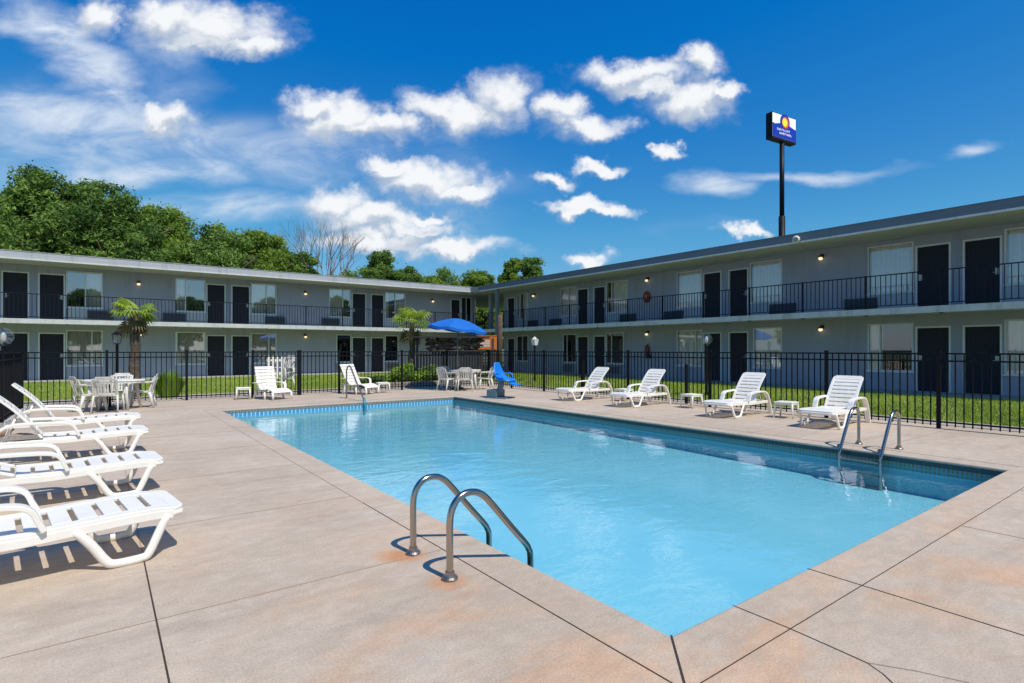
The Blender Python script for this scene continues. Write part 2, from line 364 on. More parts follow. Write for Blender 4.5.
def build_world():
    w = bpy.data.worlds.new('World'); scene.world = w; w.use_nodes = True
    nt = w.node_tree; bg = nt.nodes['Background']
    sky = N(nt, 'ShaderNodeTexSky', sky_type='NISHITA'); sky.sun_disc = False
    sky.sun_elevation = EL; sky.sun_rotation = math.atan2(sun_dir.x, sun_dir.y)
    sky.altitude = 200; sky.air_density = 1.0; sky.dust_density = .35; sky.ozone_density = 2.2
    hs = N(nt, 'ShaderNodeHueSaturation'); hs.inputs['Hue'].default_value = .497; hs.inputs['Saturation'].default_value = 1.22; hs.inputs['Value'].default_value = 1.0
    nt.links.new(sky.outputs[0], hs.inputs['Color'])
    base = mix_rgb(nt, 1.0, hs.outputs[0], (.62, .92, 1.06, 1), 'MULTIPLY')
    sep = N(nt, 'ShaderNodeSeparateColor'); nt.links.new(base, sep.inputs[0])
    KS = .095
    rr_ = math_n(nt, 'MULTIPLY', math_n(nt, 'MAXIMUM', math_n(nt, 'SUBTRACT', math_n(nt, 'MULTIPLY', sep.outputs[0], KS), .034), 0.001), 1.42/KS)
    gg_ = math_n(nt, 'MULTIPLY', math_n(nt, 'POWER', math_n(nt, 'MULTIPLY', sep.outputs[1], KS), 1.06), 1.34/KS)
    over = math_n(nt, 'MAXIMUM', math_n(nt, 'SUBTRACT', gg_, .36/KS), 0.0)
    gg_ = math_n(nt, 'SUBTRACT', gg_, math_n(nt, 'MULTIPLY', over, .42))
    bb_ = math_n(nt, 'MULTIPLY', math_n(nt, 'POWER', math_n(nt, 'MULTIPLY', sep.outputs[2], KS), .454), .88/KS)
    cmb = N(nt, 'ShaderNodeCombineColor')
    for i_, o_ in enumerate((rr_, gg_, bb_)): nt.links.new(o_, cmb.inputs[i_])
    base = cmb.outputs[0]
    d = N(nt, 'ShaderNodeTexCoord').outputs['Generated']
    def dot(v):
        n = N(nt, 'ShaderNodeVectorMath', operation='DOT_PRODUCT'); nt.links.new(d, n.inputs[0]); n.inputs[1].default_value = v; return n.outputs['Value']
    f = math_n(nt, 'MAXIMUM', math_n(nt, 'ABSOLUTE', dot(FW)), .08)
    cb = N(nt, 'ShaderNodeCombineXYZ')
    nt.links.new(math_n(nt, 'DIVIDE', dot(RT), f), cb.inputs[0]); nt.links.new(math_n(nt, 'DIVIDE', dot((0, 0, 1)), f), cb.inputs[1])
    p0 = cb.outputs[0]
    # billowing edges: the position is displaced by noise before the cloud bodies are measured
    nz = N(nt, 'ShaderNodeTexNoise'); nz.inputs['Scale'].default_value = 13; nz.inputs['Detail'].default_value = 7; nz.inputs['Roughness'].default_value = .58
    nt.links.new(p0, nz.inputs['Vector'])
    sb = N(nt, 'ShaderNodeVectorMath', operation='MULTIPLY_ADD'); nt.links.new(nz.outputs['Color'], sb.inputs[0]); sb.inputs[1].default_value = (.135, .10, 0); sb.inputs[2].default_value = (-.0675, -.05, 0)
    ad = N(nt, 'ShaderNodeVectorMath', operation='ADD'); nt.links.new(p0, ad.inputs[0]); nt.links.new(sb.outputs[0], ad.inputs[1])
    p = ad.outputs[0]
    nz2 = N(nt, 'ShaderNodeTexNoise'); nz2.inputs['Scale'].default_value = 3.2; nz2.inputs['Detail'].default_value = 5
    nt.links.new(mapped(nt, p0, (1, 2.2, 1)), nz2.inputs['Vector'])
    sb2 = N(nt, 'ShaderNodeVectorMath', operation='MULTIPLY_ADD'); nt.links.new(nz2.outputs['Color'], sb2.inputs[0]); sb2.inputs[1].default_value = (.45, .14, 0); sb2.inputs[2].default_value = (-.225, -.07, 0)
    ad2 = N(nt, 'ShaderNodeVectorMath', operation='ADD'); nt.links.new(p0, ad2.inputs[0]); nt.links.new(sb2.outputs[0], ad2.inputs[1])
    pc = ad2.outputs[0]
    def blob(pos, cx, cy, rx, ry, rot=0.):
        u, v = (cx-512)/552, (349.5-cy)/552
        mp = N(nt, 'ShaderNodeMapping', vector_type='TEXTURE'); nt.links.new(pos, mp.inputs['Vector'])
        mp.inputs['Location'].default_value = (u, v, 0); mp.inputs['Rotation'].default_value = (0, 0, rot); mp.inputs['Scale'].default_value = (rx/552, ry/552, 1)
        ln = N(nt, 'ShaderNodeVectorMath', operation='LENGTH'); nt.links.new(mp.outputs[0], ln.inputs[0])
        return ln.outputs['Value']
    cum = [(212,30,66,24),(168,18,40,20),(255,46,34,16),(102,18,24,22),(338,122,48,24),(316,106,26,16),(392,124,32,15),
           (440,110,38,17),(500,98,32,27),(470,116,40,19),(560,112,26,15),(590,126,40,13),
           (632,74,56,15),(698,66,22,15),(692,102,46,22),(726,92,18,10),(424,180,60,19),(388,166,30,11),(468,190,36,12),
           (338,200,34,19),(372,218,56,18),(425,214,34,7),(452,246,52,12),(400,238,34,10),(588,208,44,7),(580,202,22,8),
           (556,180,24,8),(600,166,24,7),(590,257,19,8),(670,149,12,7),(168,116,22,15),(748,230,24,6),(366,130,58,15),(372,238,66,13),(415,226,46,10),(205,42,62,14),(650,88,40,10)]
    def field(pos):
        acc = None
        for c in cum:
            l = blob(pos, *c)
            if acc is None: acc = l
            else:
                n = N(nt, 'ShaderNodeMath', operation='SMOOTH_MIN'); nt.links.new(acc, n.inputs[0]); nt.links.new(l, n.inputs[1]); n.inputs[2].default_value = .18; acc = n.outputs[0]
        return acc
    acc = field(p)
    sh_ = N(nt, 'ShaderNodeVectorMath', operation='ADD'); nt.links.new(p, sh_.inputs[0]); sh_.inputs[1].default_value = (.010, .022, 0)
    lit = math_n(nt, 'SUBTRACT', field(sh_.outputs[0]), acc)
    dens = math_n(nt, 'SUBTRACT', 1.20, acc)
    det = noise(nt, mapped(nt, p0, (1, 1.3, 1)), 15, 8, .6, .1)
    dd = math_n(nt, 'ADD', dens, math_n(nt, 'MULTIPLY_ADD', det, .9, -.45))
    fine_ = noise(nt, p0, 46, 5, .6)
    dc = math_n(nt, 'ADD', dd, math_n(nt, 'MULTIPLY_ADD', fine_, .36, -.18))
    core = smooth(nt, dc, -.12, .82)
    veil = math_n(nt, 'MULTIPLY', smooth(nt, math_n(nt, 'ADD', math_n(nt, 'SUBTRACT', 1.55, acc), math_n(nt, 'MULTIPLY_ADD', noise(nt, mapped(nt, p0, (1, 2, 1), (1, 1, 0)), 7, 6, .62, .4), 1.5, -.85)), 0, 1.0), .38)
    fac = math_n(nt, 'MAXIMUM', core, veil)
    # underside slightly grey-blue, crown white
    up = math_n(nt, 'ADD', dd, math_n(nt, 'MULTIPLY_ADD', noise(nt, mapped(nt, p0, (1, 1.8, 1), (0, -.03, 0)), 11, 6, .6), 1.1, -.55))
    lv = math_n(nt, 'ADD', math_n(nt, 'MULTIPLY', lit, 1.1), math_n(nt, 'MULTIPLY_ADD', noise(nt, mapped(nt, p0, (1, 1.5, 1), (0, -.03, 0)), 17, 7, .62), 1.7, -.62))
    ccol = mix_rgb(nt, smooth(nt, lv, -.25, .75), (5.4, 6.2, 7.4, 1), (9.7, 9.9, 10.2, 1))
    # thin high cloud
    cir = [(50,28,80,26,-.5,.95),(105,78,80,30,-.45,.8),(60,112,160,28,.05,.75),(150,140,190,40,0,.6),(150,168,120,15,0,.75),
           (240,205,90,22,.05,.65),(300,150,110,32,0,.5),(722,178,46,11,.1,.75),(810,170,80,7,0,.55),(968,156,42,8,.1,.6),(455,190,80,60,0,.12),(180,55,50,60,.9,.35),(20,140,80,60,0,.35),(690,225,60,10,0,.12)]
    ca = None
    cn = noise(nt, mapped(nt, p0, (1, 2.6, 1)), 6, 7, .62, .5)
    cm = smooth(nt, cn, .30, .66, .25, 1.)
    for cx, cy, rx, ry, rot, st in cir:
        l = blob(pc, cx, cy, rx*1.15, ry*1.2, rot)
        v = smooth(nt, l, 0, 1.15, st, 0)
        ca = v if ca is None else math_n(nt, 'MAXIMUM', ca, v)
    ca = math_n(nt, 'MULTIPLY', ca, cm)
    c = mix_rgb(nt, math_n(nt, 'MINIMUM', math_n(nt, 'MULTIPLY', ca, 1.25), .95), base, (8.0, 8.8, 9.9, 1))
    c = mix_rgb(nt, fac, c, ccol)
    nt.links.new(c, bg.inputs['Color']); bg.inputs['Strength'].default_value = .095
build_world()
scene.view_settings.view_transform = 'Standard'; scene.view_settings.look = 'None'; scene.view_settings.exposure = 0; scene.view_settings.gamma = 1
scene.cycles.max_bounces = 8; scene.cycles.transparent_max_bounces = 16; scene.cycles.caustics_reflective = False; scene.cycles.caustics_refractive = False
scene.cycles.use_denoising = True; scene.cycles.sample_clamp_indirect = 6

# ---------------------------------------------------------------- the pool, the deck and the ground
PX0, PX1, PY0, PY1 = 2.40, 9.08, 1.82, 15.29
CW = .34
b = MB(); h = (PX0-CW+.05, PX1+CW-.05, PY0-CW+.05, PY1+CW-.05); Z = -.03; S = 900
b.quad((-S, -S, Z), (S, -S, Z), (S, h[2], Z), (-S, h[2], Z)); b.quad((-S, h[3], Z), (S, h[3], Z), (S, S, Z), (-S, S, Z))
b.quad((-S, h[2], Z), (h[0], h[2], Z), (h[0], h[3], Z), (-S, h[3], Z)); b.quad((h[1], h[2], Z), (S, h[2], Z), (S, h[3], Z), (h[1], h[3], Z))
b.build('ground', M_ground, kind='structure')

DX0, DX1, DY0, DY1 = -9, 13.35, -7, 19.5
cx0, cx1, cy0, cy1 = PX0-CW, PX1+CW, PY0-CW, PY1+CW
def slab(b, x0, x1, y0, y1, z1=0., z0=-.025): b.box(x0, x1, y0, y1, z0, z1)
b = MB(); slab(b, DX0, DX1, DY0, cy0); slab(b, DX0, DX1, cy1, DY1); slab(b, DX0, cx0, cy0, cy1); slab(b, cx1, DX1, cy0, cy1)
b.build('pool_deck', M_deck, kind='structure')
# expansion joints: thin filler strips 3 mm above the slab
b = MB(); fz0, fz1 = .0005, .003
def jx(x, y0, y1, w=.008): b.box(x-w/2, x+w/2, y0, y1, fz0, fz1)
def jy(y, x0, x1, w=.008): b.box(x0, x1, y-w/2, y+w/2, fz0, fz1)
jx(cx0, cy0, 5.2, .0065); jy(cy0, cx0, cx1, .0045)
jx(.25, -7, 4.72, .0085); jx(3.88, -7, PY0-.002, .007)
b.add([(PX0-.004, PY0+.004, fz1), (PX0+.004, PY0-.004, fz1), (cx0+.004, cy0-.004, fz1), (cx0-.004, cy0+.004, fz1)], [(0, 1, 2, 3)])
def crack(pts, w):
    for (x0, y0), (x1, y1) in zip(pts, pts[1:]):
        n = Vector((-(y1-y0), x1-x0)).normalized()*w/2
        b.add([(x0+n.x, y0+n.y, fz1), (x0-n.x, y0-n.y, fz1), (x1-n.x, y1-n.y, fz1), (x1+n.x, y1+n.y, fz1)], [(3, 2, 1, 0)])
crack([(2.97, 1.82), (2.97, 1.5), (2.955, 1.28), (2.94, 1.10)], .006); crack([(2.94, 1.10), (2.90, 1.02), (2.80, .90), (2.74, .7), (2.70, .2)], .0045); crack([(2.94, 1.10), (3.05, .93), (3.13, .757), (3.3, .4)], .003)
crack([(cx0, cy0), (2.02, 1.2), (2.00, .6)], .006)
b.build('deck_joint', M_joint, kind='structure')
b = MB()
for y in (3.63, 5.5, 7.45, 9.3, 11.2, 13.1): jy(y, -2.2 if y < 4 else -3, cx0-.01, .0045)
for y in (16.9,): jy(y, -3, 13.0, .006)
jx(5.87, -7, cy0-.01, .006); jx(7.85, -7, cy0-.01, .006); jx(.25, 4.9, 19.4, .006)
for y in (-.2, -2.2): jy(y, -5, 12.9, .006)
for y in (3.4, 5.4, 7.4, 9.4, 11.4, 13.4): jy(y, cx1+.01, 13.2, .006)
jx(cx0, 5.2, cy1, .007); jx(cx1, cy0, cy1, .005); jy(cy1, cx0, cx1, .005); jx(5.9, cy1+.01, 19.4, .005); jx(9.6, cy1+.01, 19.4, .005)
b.build('faint_deck_joint', M_jointp, kind='structure')
# coping: mitred ring with rounded nose, standing 2 cm over the basin wall
b = MB()
ring_o = [(cx0+.004, cy0+.004), (cx1-.004, cy0+.004), (cx1-.004, cy1-.004), (cx0+.004, cy1-.004)]; ring_i = [(PX0, PY0), (PX1, PY0), (PX1, PY1), (PX0, PY1)]
def inset(d): return [(PX0-d, PY0-d), (PX1+d, PY0-d), (PX1+d, PY1+d), (PX0-d, PY1+d)]
rows = [(ring_o, 0.), (inset(.016), 0.), (inset(.004), -.006), (inset(0), -.018), (inset(0), -.034), (inset(.02), -.034)]
vs = [(x, y, z) for poly, z in rows for x, y in poly]
fs = [(r*4+k, r*4+(k+1) % 4, (r+1)*4+(k+1) % 4, (r+1)*4+k) for r in range(len(rows)-1) for k in range(4)]
b.add(vs, fs); b.build('pool_coping', M_deck, kind='structure')
WZ = -.165
wi = .018
X0, X1, Y0, Y1 = PX0-wi, PX1+wi, PY0-wi, PY1+wi
def band(z0, z1, off=0.):
    x0, x1, y0, y1 = X0+off, X1-off, Y0+off, Y1-off
    a = MB(); a.quad((x1, y0, z0), (x1, y0, z1), (x1, y1, z1), (x1, y1, z0)); a.quad((x0, y1, z0), (x0, y1, z1), (x0, y0, z1), (x0, y0, z0))
    c = MB(); c.quad((x1, y1, z0), (x1, y1, z1), (x0, y1, z1), (x0, y1, z0)); c.quad((x0, y0, z0), (x0, y0, z1), (x1, y0, z1), (x1, y0, z0))
    return a, c
a, c = band(-.10, -.02, .012); a.build('side_coping_tiles', M_coping, kind='structure'); c.build('end_coping_tiles', M_copingX, kind='structure')
a, c = band(-.20, -.10, .006); a.build('side_waterline_tiles', M_band, kind='structure'); c.build('end_waterline_tiles', M_bandX, kind='structure')
def fz(y): return -.53 + .15*min(1, max(0, (y-2.5)/9))
b = MB(); a, c = band(-.95, -.18); b.add(a.v, a.f); b.add(c.v, c.f)
ys = [Y0+(Y1-Y0)*k/12 for k in range(13)]
for k in range(12): b.quad((X0, ys[k], fz(ys[k])), (X1, ys[k], fz(ys[k])), (X1, ys[k+1], fz(ys[k+1])), (X0, ys[k+1], fz(ys[k+1])))
b.build('pool_basin', M_basin, kind='structure')
b = MB(); b.quad((X0, Y0, WZ), (X1, Y0, WZ), (X1, Y1, WZ), (X0, Y1, WZ)); b.build('pool_water', M_water, kind='structure')

# strip of path outside the fence, then the lawn rising to the wings
LX, LY = 14.15, 21.0
b = MB(); b.box(-30, LX, DY1+.004, LY, -.028, .012); b.box(DX1+.004, LX, -20, DY1, -.028, .012); b.build('outer_path', M_path, kind='structure')
b = MB()
nu = 14
def lz(t): return .0+.15*min(1, t*1.6)
for k in range(nu):
    t0, t1 = k/nu, (k+1)/nu
    xa, xb = LX+(19.3-LX)*t0, LX+(19.3-LX)*t1; ya, yb = LY+(29.65-LY)*t0, LY+(29.65-LY)*t1
    b.quad((xa, -25, lz(t0)), (xb, -25, lz(t1)), (xb, yb, lz(t1)), (xa, ya, lz(t0)))
    b.quad((-30, ya, lz(t0)), (xa, ya, lz(t0)), (xb, yb, lz(t1)), (-30, yb, lz(t1)))
b.build('lawn', M_lawnsoil, kind='structure')

def tone_mesh(name, V, F, tone, m, parent=None, kind=None):
    """V (n,3), F (k,3|4) arrays; tone per vertex"""
    me = bpy.data.meshes.new(name); nv, nf, k = len(V), len(F), F.shape[1]
    me.vertices.add(nv); me.vertices.foreach_set('co', V.astype(np.float32).ravel())
    me.loops.add(nf*k); me.loops.foreach_set('vertex_index', F.astype(np.int32).ravel())
    me.polygons.add(nf); me.polygons.foreach_set('loop_start', np.arange(0, nf*k, k, dtype=np.int32))
    me.update(calc_edges=True)
    at = me.attributes.new('tone', 'FLOAT', 'POINT'); at.data.foreach_set('value', tone.astype(np.float32))
    me.materials.append(m)
    o = bpy.data.objects.new(name, me); COL.objects.link(o)
    if parent is not None: o.parent = parent
    if kind: o['kind'] = kind
    return o

def grass():
    pts = []
    n = 70000
    x = rng.uniform(LX+.03, 19.1, n); y = 2.0+rng.uniform(0, 1, n)**1.25*27; y -= 5.0*(rng.uniform(0, 1, n) < .12)
    t = (x-LX)/(19.3-LX); ok = y < LY+(29.65-LY)*t
    pts.append(np.stack([x[ok], y[ok], .15*np.minimum(1, t[ok]*1.6)], 1))
    n = 75000
    x = rng.uniform(-4.5, 19, n); y = LY+.03+rng.uniform(0, 1, n)**1.4*8.4
    t = (y-LY)/(29.65-LY); ok = x < LX+(19.3-LX)*t
    pts.append(np.stack([x[ok], y[ok], .15*np.minimum(1, t[ok]*1.6)], 1))
    P = np.concatenate(pts); n = len(P)
    a = rng.uniform(0, 2*np.pi, n); w = rng.uniform(.008, .016, n); hgt = rng.uniform(.03, .085, n); ln = rng.uniform(0, .04, n); b2 = rng.uniform(0, 2*np.pi, n)
    dx, dy = np.cos(a)*w, np.sin(a)*w; z0 = np.zeros(n)
    v0 = P+np.stack([-dx, -dy, z0], 1); v1 = P+np.stack([dx, dy, z0], 1); v2 = P+np.stack([np.cos(b2)*ln, np.sin(b2)*ln, hgt], 1)
    V = np.stack([v0, v1, v2], 1).reshape(-1, 3); F = np.arange(3*n).reshape(-1, 3)
    patch = .5+.5*np.sin(P[:, 0]*1.3+np.sin(P[:, 1]*.9)*2)*np.cos(P[:, 1]*1.1)
    tone = np.clip(.55*patch+rng.uniform(0, .5, n), 0, 1)
    tone_mesh('grass', V, F, np.repeat(tone, 3), M_grass, kind='stuff')
grass()

# ---------------------------------------------------------------- motel wings
# local frame of a wing: x along the front, y into the building, z up; the wall face is y = 0
def wall_grid(b, u0, u1, z0, z1, holes, y0=0., y1=.2):
    us = sorted({u0, u1} | {h[0] for h in holes} | {h[1] for h in holes}); zs = sorted({z0, z1} | {h[2] for h in holes} | {h[3] for h in holes})
    for i in range(len(us)-1):
        run = None
        for j in range(len(zs)-1):
            uc, zc = (us[i]+us[i+1])/2, (zs[j]+zs[j+1])/2
            if not any(h[0] < uc < h[1] and h[2] < zc < h[3] for h in holes):
                if run is None: run = zs[j]
            else:
                if run is not None: b.box(us[i], us[i+1], y0, y1, run, zs[j]); run = None
        if run is not None: b.box(us[i], us[i+1], y0, y1, run, zs[-1])

F1, F2, SOF, TOP = .18, 2.75, 5.12, 5.43
def door_part(root, ua, ub, z, side, lower):
    w = .05
    d = MB(); d.box(ua+w, ub-w, .05, .09, z, z+2.0); o = d.build('door', M_door, root)
    fr = MB(); fr.box(ua, ua+w, -.02, .10, z, z+2.05); fr.box(ub-w, ub, -.02, .10, z, z+2.05); fr.box(ua+w, ub-w, -.018, .098, z+2.0, z+2.05); fr.build('door_frame', M_trim, o)
    hx = ua+w+.07 if side < 0 else ub-w-.07
    hd = MB(); hd.box(hx-.045, hx+.045, .02, .05, z+.94, z+1.13); hd.tube([(hx, .02, z+1.0), (hx, -.02, z+1.0), (hx+.09*(-side), -.02, z+1.0)], .011, 6); hd.build('handle', M_plate, o)
    return o
def curtain(ua, ub, z0, z1, y=.14):
    n = max(8, int((ub-ua)/.03)); b = MB(); vs = []
    for k in range(n+1):
        u = ua+(ub-ua)*k/n; yy = y+.03*math.sin(k*2.1+math.sin(k*.7))
        vs += [(u, yy, z0), (u, yy, z1)]
    return b.add(vs, [(2*k, 2*k+2, 2*k+3, 2*k+1) for k in range(n)])
GLASS = [None]
def window_part(root, ua, ub, z0, z1, style, mull=.35):
    w = .045
    fr = MB(); fr.box(ua, ub, -.015, .08, z0, z0+w); fr.box(ua, ub, -.015, .08, z1-w, z1)
    fr.box(ua, ua+w, -.013, .078, z0+w, z1-w); fr.box(ub-w, ub, -.013, .078, z0+w, z1-w)
    um = ua+(ub-ua)*mull; fr.box(um-.02, um+.02, -.008, .07, z0+w, z1-w)
    o = fr.build('window', M_trim, root)
    p = MB(); p.box(ua+w, ub-w, .035, .041, z0+w, z1-w); p.build('pane', M_glassd if style == 'dark' else (GLASS[0] or M_glass), o)
    if style == 'curtain': curtain(ua+.02, ub-.02, z0+.02, z1-.02).build('curtain', M_curt, o)
    elif style == 'left': curtain(ua+.02, um+.02, z0+.02, z1-.02).build('curtain', M_curt, o)
    elif style == 'right': curtain(um, ub-.02, z0+.02, z1-.02).build('curtain', M_curt, o)
    elif style == 'half':
        curtain(ua+.02, ua+(ub-ua)*.22, z0+.02, z1-.02).build('curtain', M_curt, o); curtain(ua+(ub-ua)*.55, ub-.02, z0+.02, z1-.02).build('curtain', M_curt, o)
    sl_ = MB(); sl_.box(ua-.03, ub+.03, -.045, -.016, z0-.04, z0+.012); sl_.build('sill', M_trim, o)
    return o
def ac_part(root, ua, ub, z0, m):
    a = MB(); a.box(ua, ub, -.10, .0, z0, z0+.38); o = a.build('air_conditioner', m, root, bevel=.012)
    g = MB()
    for k in range(7): g.box(ua+.04, ub-.04, -.112, -.100, z0+.04+k*.045, z0+.058+k*.045)
    g.build('grille', M_blind, o)
def lamp_part(root, u, z):
    a = MB(); a.box(u-.06, u+.06, -.03, 0, z-.02, z+.12); a.tube([(u, -.02, z+.08), (u, -.12, z+.10), (u, -.14, z+.05)], .018, 6); a.lathe([(.03, .06), (.085, .03), (.09, -.005)], 12, (u, -.14, z)); o = a.build('wall_lamp', M_bronze, root)
    l = MB(); l.lathe([(.02, 0), (.06, -.01), (.075, -.05), (.055, -.095), (.01, -.11)], 12, (u, -.14, z)); l.build('bulb', M_lampon, o, smooth=True)
def railing(root, us, y, ends):
    for a, c in zip(us, us[1:]):
        r = MB(); r.box(a+.028, c-.028, y-.018, y+.018, F2+1.0, F2+1.03); r.box(a+.028, c-.028, y-.012, y+.012, F2+.07, F2+.095)
        n = max(2, round((c-a)/.135))
        for k in range(1, n):
            u = a+(c-a)*k/n; r.box(u-.009, u+.009, y-.009, y+.009, F2+.096, F2+.999)
        r.build('railing_panel', M_rail, root)
    for u in us:
        p = MB(); p.box(u-.025, u+.025, y-.025, y+.025, F2-.22, F2+1.04); p.box(u-.05, u+.05, y-.012, y+.06, F2-.21, F2-.05); p.build('railing_post', M_rail, root)

def wing(name, label, loc, rz, u0, u1, overhang, depth, doors_u, doors_l, wins_u, wins_l, acs_u, acs_l, lamps, posts, ext=None, fmat=None):
    root = thing(name, label, 'motel wing', loc, rz, 'two storey motel wings')
    holes = []
    for ua, ub, _ in doors_u: holes.append((ua+.001, ub-.001, F2, F2+2.049))
    for ua, ub, _ in doors_l: holes.append((ua+.001, ub-.001, F1, F1+2.049))
    for w in wins_u+wins_l: holes.append((w[0]+.001, w[1]-.001, w[2]+.001, w[3]-.001))
    b = MB(); wall_grid(b, u0, u1, -.1, SOF-.002, holes)
    b.box(u0, u0+.2, .2, depth, -.1, SOF-.002); b.box(u1-.2, u1, .2, depth, -.1, SOF-.002); b.box(u0+.2, u1-.2, depth-.2, depth, -.1, SOF-.002)
    b.build('wall', M_wall, root)
    b = MB(); b.box(u0+.2, u1-.2, .9, 1.0, 0, SOF-.003); b.box(u0+.2, u1-.2, .2, .9, F2-.15, F2-.02); b.box(u0+.2, u1-.2, .2, .9, 4.99, SOF-.003); b.box(u0+.2, u1-.2, .2, .9, 0.02, F1-.02)
    b.build('interior', M_dark, root)
    e = overhang
    b = MB(); b.box(u0-.3, u1+.02, -e+.03, depth+.3, SOF, SOF+.06); b.build('soffit', M_soffit, root)
    b = MB(); b.box(u0-.3, u1+.02, -e+.03, depth+.3, SOF+.062, TOP-.03); b.build('roof', M_roof, root)
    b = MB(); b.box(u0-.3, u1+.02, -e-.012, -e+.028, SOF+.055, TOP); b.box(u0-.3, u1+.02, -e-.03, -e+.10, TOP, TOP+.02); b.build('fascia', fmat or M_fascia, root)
    b = MB(); b.box(u0-.3, u1+.02, -e-.03, -e+.045, SOF-.012, SOF+.052); b.build('drip_edge', M_lip, root)
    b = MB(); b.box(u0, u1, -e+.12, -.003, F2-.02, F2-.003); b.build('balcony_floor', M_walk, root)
    b = MB(); b.box(u0, u1, -e+.12, -.003, F2-.17, F2-.022); b.box(u0, u1, -e+.08, -e+.118, F2-.19, F2); b.build('balcony_slab', M_slab, root)
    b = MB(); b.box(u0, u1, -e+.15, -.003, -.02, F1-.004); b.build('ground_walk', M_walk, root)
    for ua, ub, s in doors_u: door_part(root, ua, ub, F2, s, False)
    for ua, ub, s in doors_l: door_part(root, ua, ub, F1, s, True)
    for w in wins_u: window_part(root, *w)
    for w in wins_l: window_part(root, *w)
    for w in wins_u:
        p = MB(); p.box(w[0]+.02, w[1]-.02, -.014, -.001, F2+.01, w[2]-.045); p.build('ribbed_panel', M_panel, root)
    # vertical trim boards between the paired doors
    for a_, c_ in ext or []:
        p = MB(); p.box(a_, c_, -.006, .0, F2, SOF-.003); p.box(a_, c_, -.006, .0, F1, F2-.175); p.build('trim_board', M_wallp, root)
    for ua, ub in acs_u: ac_part(root, ua, ub, F2+.12, M_ac)
    for ua, ub in acs_l: ac_part(root, ua, ub, F1+.12, M_ac2)
    for u, z in lamps: lamp_part(root, u, z)
    railing(root, posts, -e+.16, None)
    return root

UW, LW = (3.36, 4.97), (.78, 2.36)
GLASS[0] = M_glass_l
wl = wing('motel_wing', 'grey-blue two storey motel wing with sunlit pale roof edge beyond the pool', (0, 31.2, 0), 0, -9.0, 20.25, 1.72, 9.0,
    doors_u=[(-3.30, -2.42, -1), (-2.13, -1.23, 1), (4.25, 5.12, -1), (5.38, 6.27, 1), (11.70, 12.57, -1), (12.86, 13.70, 1), (18.30, 19.05, 1)],
    doors_l=[(-3.30, -2.42, -1), (-2.13, -1.23, 1), (4.25, 5.12, -1), (5.38, 6.27, 1), (11.70, 12.57, -1), (12.86, 13.70, 1)],
    wins_u=[(-1.20, .10, *UW, 'right', .52), (2.93, 4.22, *UW, 'left', .33), (6.30, 7.56, *UW, 'curtain', .6), (10.38, 11.66, *UW, 'left', .62), (13.74, 15.08, *UW, 'half', .5), (19.10, 19.90, *UW, 'dark', .5)],
    wins_l=[(-1.20, .10, *LW, 'curtain', .7), (2.93, 4.22, *LW, 'curtain', .05), (6.30, 7.56, *LW, 'curtain', .7), (10.80, 11.66, *LW, 'dark', .02), (13.74, 14.62, *LW, 'dark', .98)],
    acs_u=[(-.45, .50), (2.40, 3.36), (7.00, 7.98), (9.95, 10.95)], acs_l=[(10.8, 11.6), (13.8, 14.6)],
    lamps=[(1.446, 4.60), (1.5, 2.24), (9.05, 4.60), (9.05, 2.24), (16.93, 4.60)],
    posts=[-5.0, -3.05, -1.1, .85, 2.8, 4.75, 6.7, 8.65, 10.6, 12.5, 14.4, 16.3, 18.6], ext=[(-2.38, -2.17), (5.16, 5.34), (12.61, 12.82)])
GLASS[0] = None
wr = wing('motel_wing', 'long grey motel wing with shaded dark roof edge along the right-hand lawn', (20.9, 0, 0), -R(90), -28.9, 7.0, 1.9, 9.0,
    doors_u=[(-28.5, -27.7, 1), (-22.05, -21.17, -1), (-20.80, -19.93, 1), (-14.19, -13.30, -1), (-12.98, -12.10, 1), (-6.43, -5.51, -1), (-5.22, -4.31, 1), (1.4, 2.3, -1), (2.6, 3.5, 1)],
    doors_l=[(-28.5, -27.7, 1), (-22.05, -21.17, -1), (-20.80, -19.93, 1), (-14.19, -13.30, -1), (-12.98, -12.10, 1), (-6.43, -5.51, -1), (-5.22, -4.31, 1), (1.4, 2.3, -1), (2.6, 3.5, 1)],
    wins_u=[(-27.5, -26.35, *UW, 'half', .6), (-23.40, -22.10, *UW, 'curtain', .5), (-19.88, -18.45, *UW, 'right', .25), (-15.54, -14.24, *UW, 'curtain', .02), (-12.04, -10.74, *UW, 'curtain', .02), (-7.80, -6.48, *UW, 'curtain', .98), (-4.26, -2.9, *UW, 'curtain', .02)],
    wins_l=[(-27.5, -26.35, *LW, 'dark', .5), (-23.2, -22.10, *LW, 'dark', .3), (-19.88, -18.7, *LW, 'dark', .3), (-15.54, -14.24, *LW, 'curtain', .75), (-11.9, -10.74, *LW, 'curtain', .02), (-7.80, -6.48, *LW, 'left', .28), (-4.26, -2.9, *LW, 'curtain', .02)],
    acs_u=[(-26.3, -25.4), (-24.3, -23.3), (-18.9, -17.9), (-16.2, -15.2), (-11.2, -10.2), (-8.5, -7.5)], acs_l=[(-23.1, -22.3), (-19.8, -18.9)],
    lamps=[(-25.70, 4.75), (-17.16, 4.82), (-17.16, 2.27), (-9.27, 4.82), (-9.27, 2.26)],
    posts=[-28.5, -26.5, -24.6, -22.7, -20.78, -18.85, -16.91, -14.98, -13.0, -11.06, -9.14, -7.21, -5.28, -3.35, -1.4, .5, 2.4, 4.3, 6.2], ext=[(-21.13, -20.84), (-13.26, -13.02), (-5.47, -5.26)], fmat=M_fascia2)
wr['label'] = 'long grey motel wing with shaded dark roof edge along the right-hand lawn'

